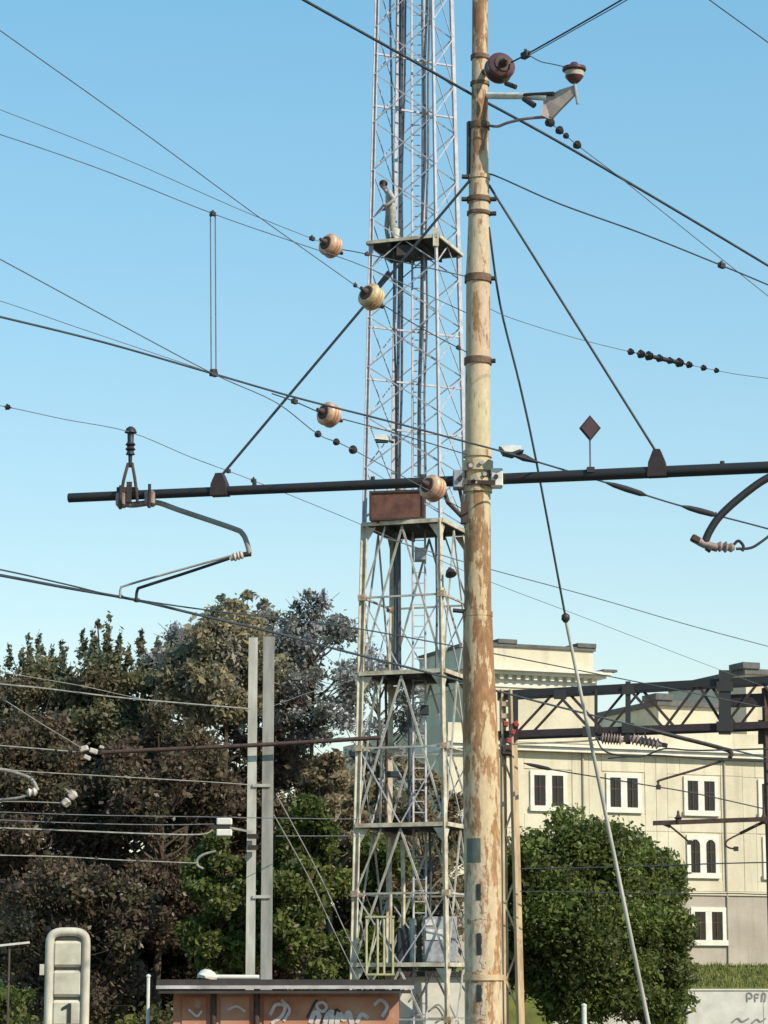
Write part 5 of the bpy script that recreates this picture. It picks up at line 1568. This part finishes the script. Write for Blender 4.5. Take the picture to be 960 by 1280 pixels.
for (x, y) in ((83, 1003), (91, 994)):
    MB().lathe(P(x, y, 57), (0.7, 0, 0.7), [(-0.1, 0.03), (-0.07, 0.09), (0.05, 0.1), (0.1, 0.03)], 10).build('shed', 'ceramic_white', a3, smooth=True)
lw([(-60, 1002), (20, 1002), (60, 1003), (82, 1004)], 57, 57, 1.8, 'short pale wire ending at the lone white clamp')

# ================================================================== RED HUT
HD = 48.0
kh = ppm(HD)
ha, hb = P(217, 1238, HD), P(499, 1238, HD)
hut = thing('railway_hut', 'low red plastered hut with dark flat roof and white edge', 'hut', ((ha.x + hb.x) / 2, HD + 1.6, 0))
hz_ = ha.z
MB().box(((ha.x + hb.x) / 2, HD + 1.6, hz_ / 2), (hb.x - ha.x, 3.2, hz_)).build('wall', 'wall_red', hut)
r0, r1 = P(198, 1235, HD).x, P(517, 1235, HD).x
zr = P(300, 1229, HD - 0.3).z
MB().box(((r0 + r1) / 2, HD + 1.6, zr + 0.01), (r1 - r0, 4.0, 0.11)).build('roof_slab', 'roof_slab', hut)
MB().box(((r0 + r1) / 2, HD - 0.425, zr - 0.07), (r1 - r0 + 0.01, 0.05, 0.06)).build('fascia', 'fascia_grey', hut)
MB().box(((r0 + r1) / 2, HD - 0.40, zr - 0.15), (r1 - r0 - 0.1, 0.04, 0.06)).build('drip_edge', 'roof_slab', hut)
for x in (267, 321):
    q = P(x, 1250, HD - 0.05)
    MB().tube([(q.x, HD - 0.05, 0), (q.x, HD - 0.05, zr - 0.1)], 0.055, 10).build('downpipe', 'brown_iron', hut, smooth=True)
for (x0, x1) in ((228, 258), (276, 312), (330, 400), (408, 490)):   # raised plaster fields
    a, b_ = P(x0, 1245, HD), P(x1, 1245, HD)
    MB().box(((a.x + b_.x) / 2, HD - 0.012, (hz_ - 0.12) / 2 + 0.05), (b_.x - a.x, 0.03, hz_ - 0.2)).build('plaster_field', 'wall_red', hut)
GF = HD - 0.04
for s_, w__, mt in (([(338, 1268), (345, 1256), (356, 1258), (352, 1270), (340, 1279)], 0.06, 'graffiti_pale'), ([(352, 1250), (362, 1262), (355, 1276)], 0.05, 'graffiti_pale'),
                 ([(398, 1262), (396, 1256), (403, 1253), (408, 1258), (405, 1264), (399, 1263)], 0.055, 'graffiti_pale'),
                 ([(388, 1278), (393, 1266), (399, 1270), (396, 1279)], 0.08, 'graffiti_pale'), ([(406, 1279), (410, 1268), (416, 1266), (414, 1279)], 0.09, 'graffiti_pale'),
                 ([(421, 1279), (424, 1267), (430, 1274), (436, 1266), (440, 1279)], 0.09, 'graffiti_pale'), ([(446, 1278), (452, 1268), (460, 1272)], 0.07, 'graffiti_pale'),
                 ([(384, 1272), (391, 1258), (396, 1250)], 0.04, 'graffiti_dark'), ([(403, 1278), (409, 1262)], 0.035, 'graffiti_dark'), ([(417, 1279), (420, 1262), (426, 1266)], 0.035, 'graffiti_dark'),
                 ([(285, 1262), (296, 1258), (306, 1264)], 0.04, 'graffiti_pale'), ([(236, 1262), (246, 1270), (252, 1264)], 0.04, 'graffiti_pale'), ([(468, 1256), (476, 1250), (484, 1258), (478, 1270)], 0.06, 'graffiti_pale')):
    scribble(s_, GF, w__, mt, hut)
a, b_ = P(262, 1222, HD + 0.6), P(324, 1224, HD + 0.6)
zt_ = zr + 0.065
pi_ = thing('roof_pipe', 'pale pipe with a lump of rag lying on the red hut roof', 'pipe', ((a.x + b_.x) / 2, HD + 0.6, zt_))
MB().tube([(a.x, HD + 0.6, zt_ + 0.05), (b_.x, HD + 0.6, zt_ + 0.045)], 0.045, 8).build('pipe', 'concrete_white', pi_, smooth=True)
m = MB()
m.lathe((a.x - 0.05, HD + 0.55, zt_), (0.1, 0, 1), [(0, 0.16), (0.06, 0.19), (0.12, 0.15), (0.17, 0.06)], 10)
for v in m.v: v += Vector((rng.uniform(-0.03, 0.03), rng.uniform(-0.03, 0.03), rng.uniform(0, 0.03)))
m.build('rag', 'concrete_white', pi_, smooth=True)
# thin pale post left of the hut
q = P(185.5, 1221, 52)
tpst = thing('marker_post', 'thin pale post standing just left of the red hut', 'post', (q.x, 52, 0))
MB().tube([(q.x, 52, 0), (q.x, 52, q.z)], 0.035, 8).build('shaft', 'concrete_white', tpst)
MB().lathe((q.x, 52, q.z), (0, 0, 1), [(0, 0.045), (0.03, 0.045), (0.05, 0.01)], 8).build('cap', 'concrete_white', tpst)
# pale short rail by the wood on the left
rr_ = thing('barrier_rail', 'short pale rail on a stake left of the number sign', 'rail', (P(10, 1181, 58).x, 58, 0))
MB().bar(P(-40, 1186, 58), P(37, 1178, 58), 0.05, 0.045).build('rail', 'concrete_white', rr_)
q = P(12, 1181, 58.06)
MB().bar((q.x, 58.06, 0), (q.x, 58.06, q.z + 0.02), 0.04).build('stake', 'bark', rr_)

# ================================================================== NUMBER SIGN
SD = 30.0
ks = ppm(SD)
sl, sr = P(55.5, 1240, SD).x, P(112, 1240, SD).x
stz = P(83, 1159, SD).z
sx = (sl + sr) / 2
sw = sr - sl
sgn = thing('number_sign', 'tall round topped cream sign frame with stacked panels and numeral 1', 'sign', (sx, SD, 0))
tr_ = 0.05
pts = [Vector((sl + tr_, SD, 0.0))]
rad = sw / 2 - tr_
cy = stz - tr_ - rad * 0.72
n_ = 14
pts.append(Vector((sl + tr_, SD, cy)))
for i in range(1, n_):
    a = math.pi * (1 - i / n_)
    ca_, sa_ = math.cos(a), math.sin(a)
    e = 0.62                                        # squarish round top
    pts.append(Vector((sx + rad * math.copysign(abs(ca_) ** e, ca_), SD, cy + rad * 0.72 * abs(sa_) ** e)))
pts += [Vector((sr - tr_, SD, cy)), Vector((sr - tr_, SD, 0.0))]
MB().tube(pts, tr_, 12).build('frame', 'frame_cream', sgn, smooth=True)
MB().box((sx, SD + 0.07, stz / 2 + 0.1), (sw - 0.12, 0.05, stz - 0.42)).build('back_plate', 'post_dark', sgn)
def spy(y): return P(83, y, SD).z
rows_ = [(1176, 1209), (1213, 1246), (1250, 1283), (1287, 1320), (1324, 1357)]
for i, (y0, y1) in enumerate(rows_):
    za, zb = spy(y1), spy(y0)
    pw = 36.5 / ks
    bx = MB().box((sx, SD + 0.01, (za + zb) / 2), (pw, 0.07, zb - za)).build('panel', 'cream_panel', sgn, bevel=0.03)
    if i == 2:
        q = P(86, 1266, SD - 0.03)
        h1 = 24 / ks
        w1 = 4.6 / ks
        yq = SD - 0.028
        z_t = spy(1254)
        zbm = spy(1279)
        xc = P(84.5, 1266, SD).x
        d1 = MB()
        d1.prism([(xc, yq, zbm), (xc + w1, yq, zbm), (xc + w1, yq, z_t), (xc + w1 * 0.35, yq, z_t), (xc - w1 * 1.5, yq, z_t - h1 * 0.22), (xc - w1 * 1.5, yq, z_t - h1 * 0.36), (xc, yq, z_t - h1 * 0.24)], (0, -0.006, 0))
        d1.build('numeral', 'digit_dark', bx)
for s_ in (-1, 1):
    MB().box((sx + s_ * (sw / 2 - 0.08), SD + 0.02, stz - 0.75), (0.04, 0.05, 0.5)).build('side_strip', 'post_dark', sgn)
MB().box((sl - 0.03, SD, spy(1212)), (0.05, 0.06, 0.12)).build('hinge', 'frame_cream', sgn)
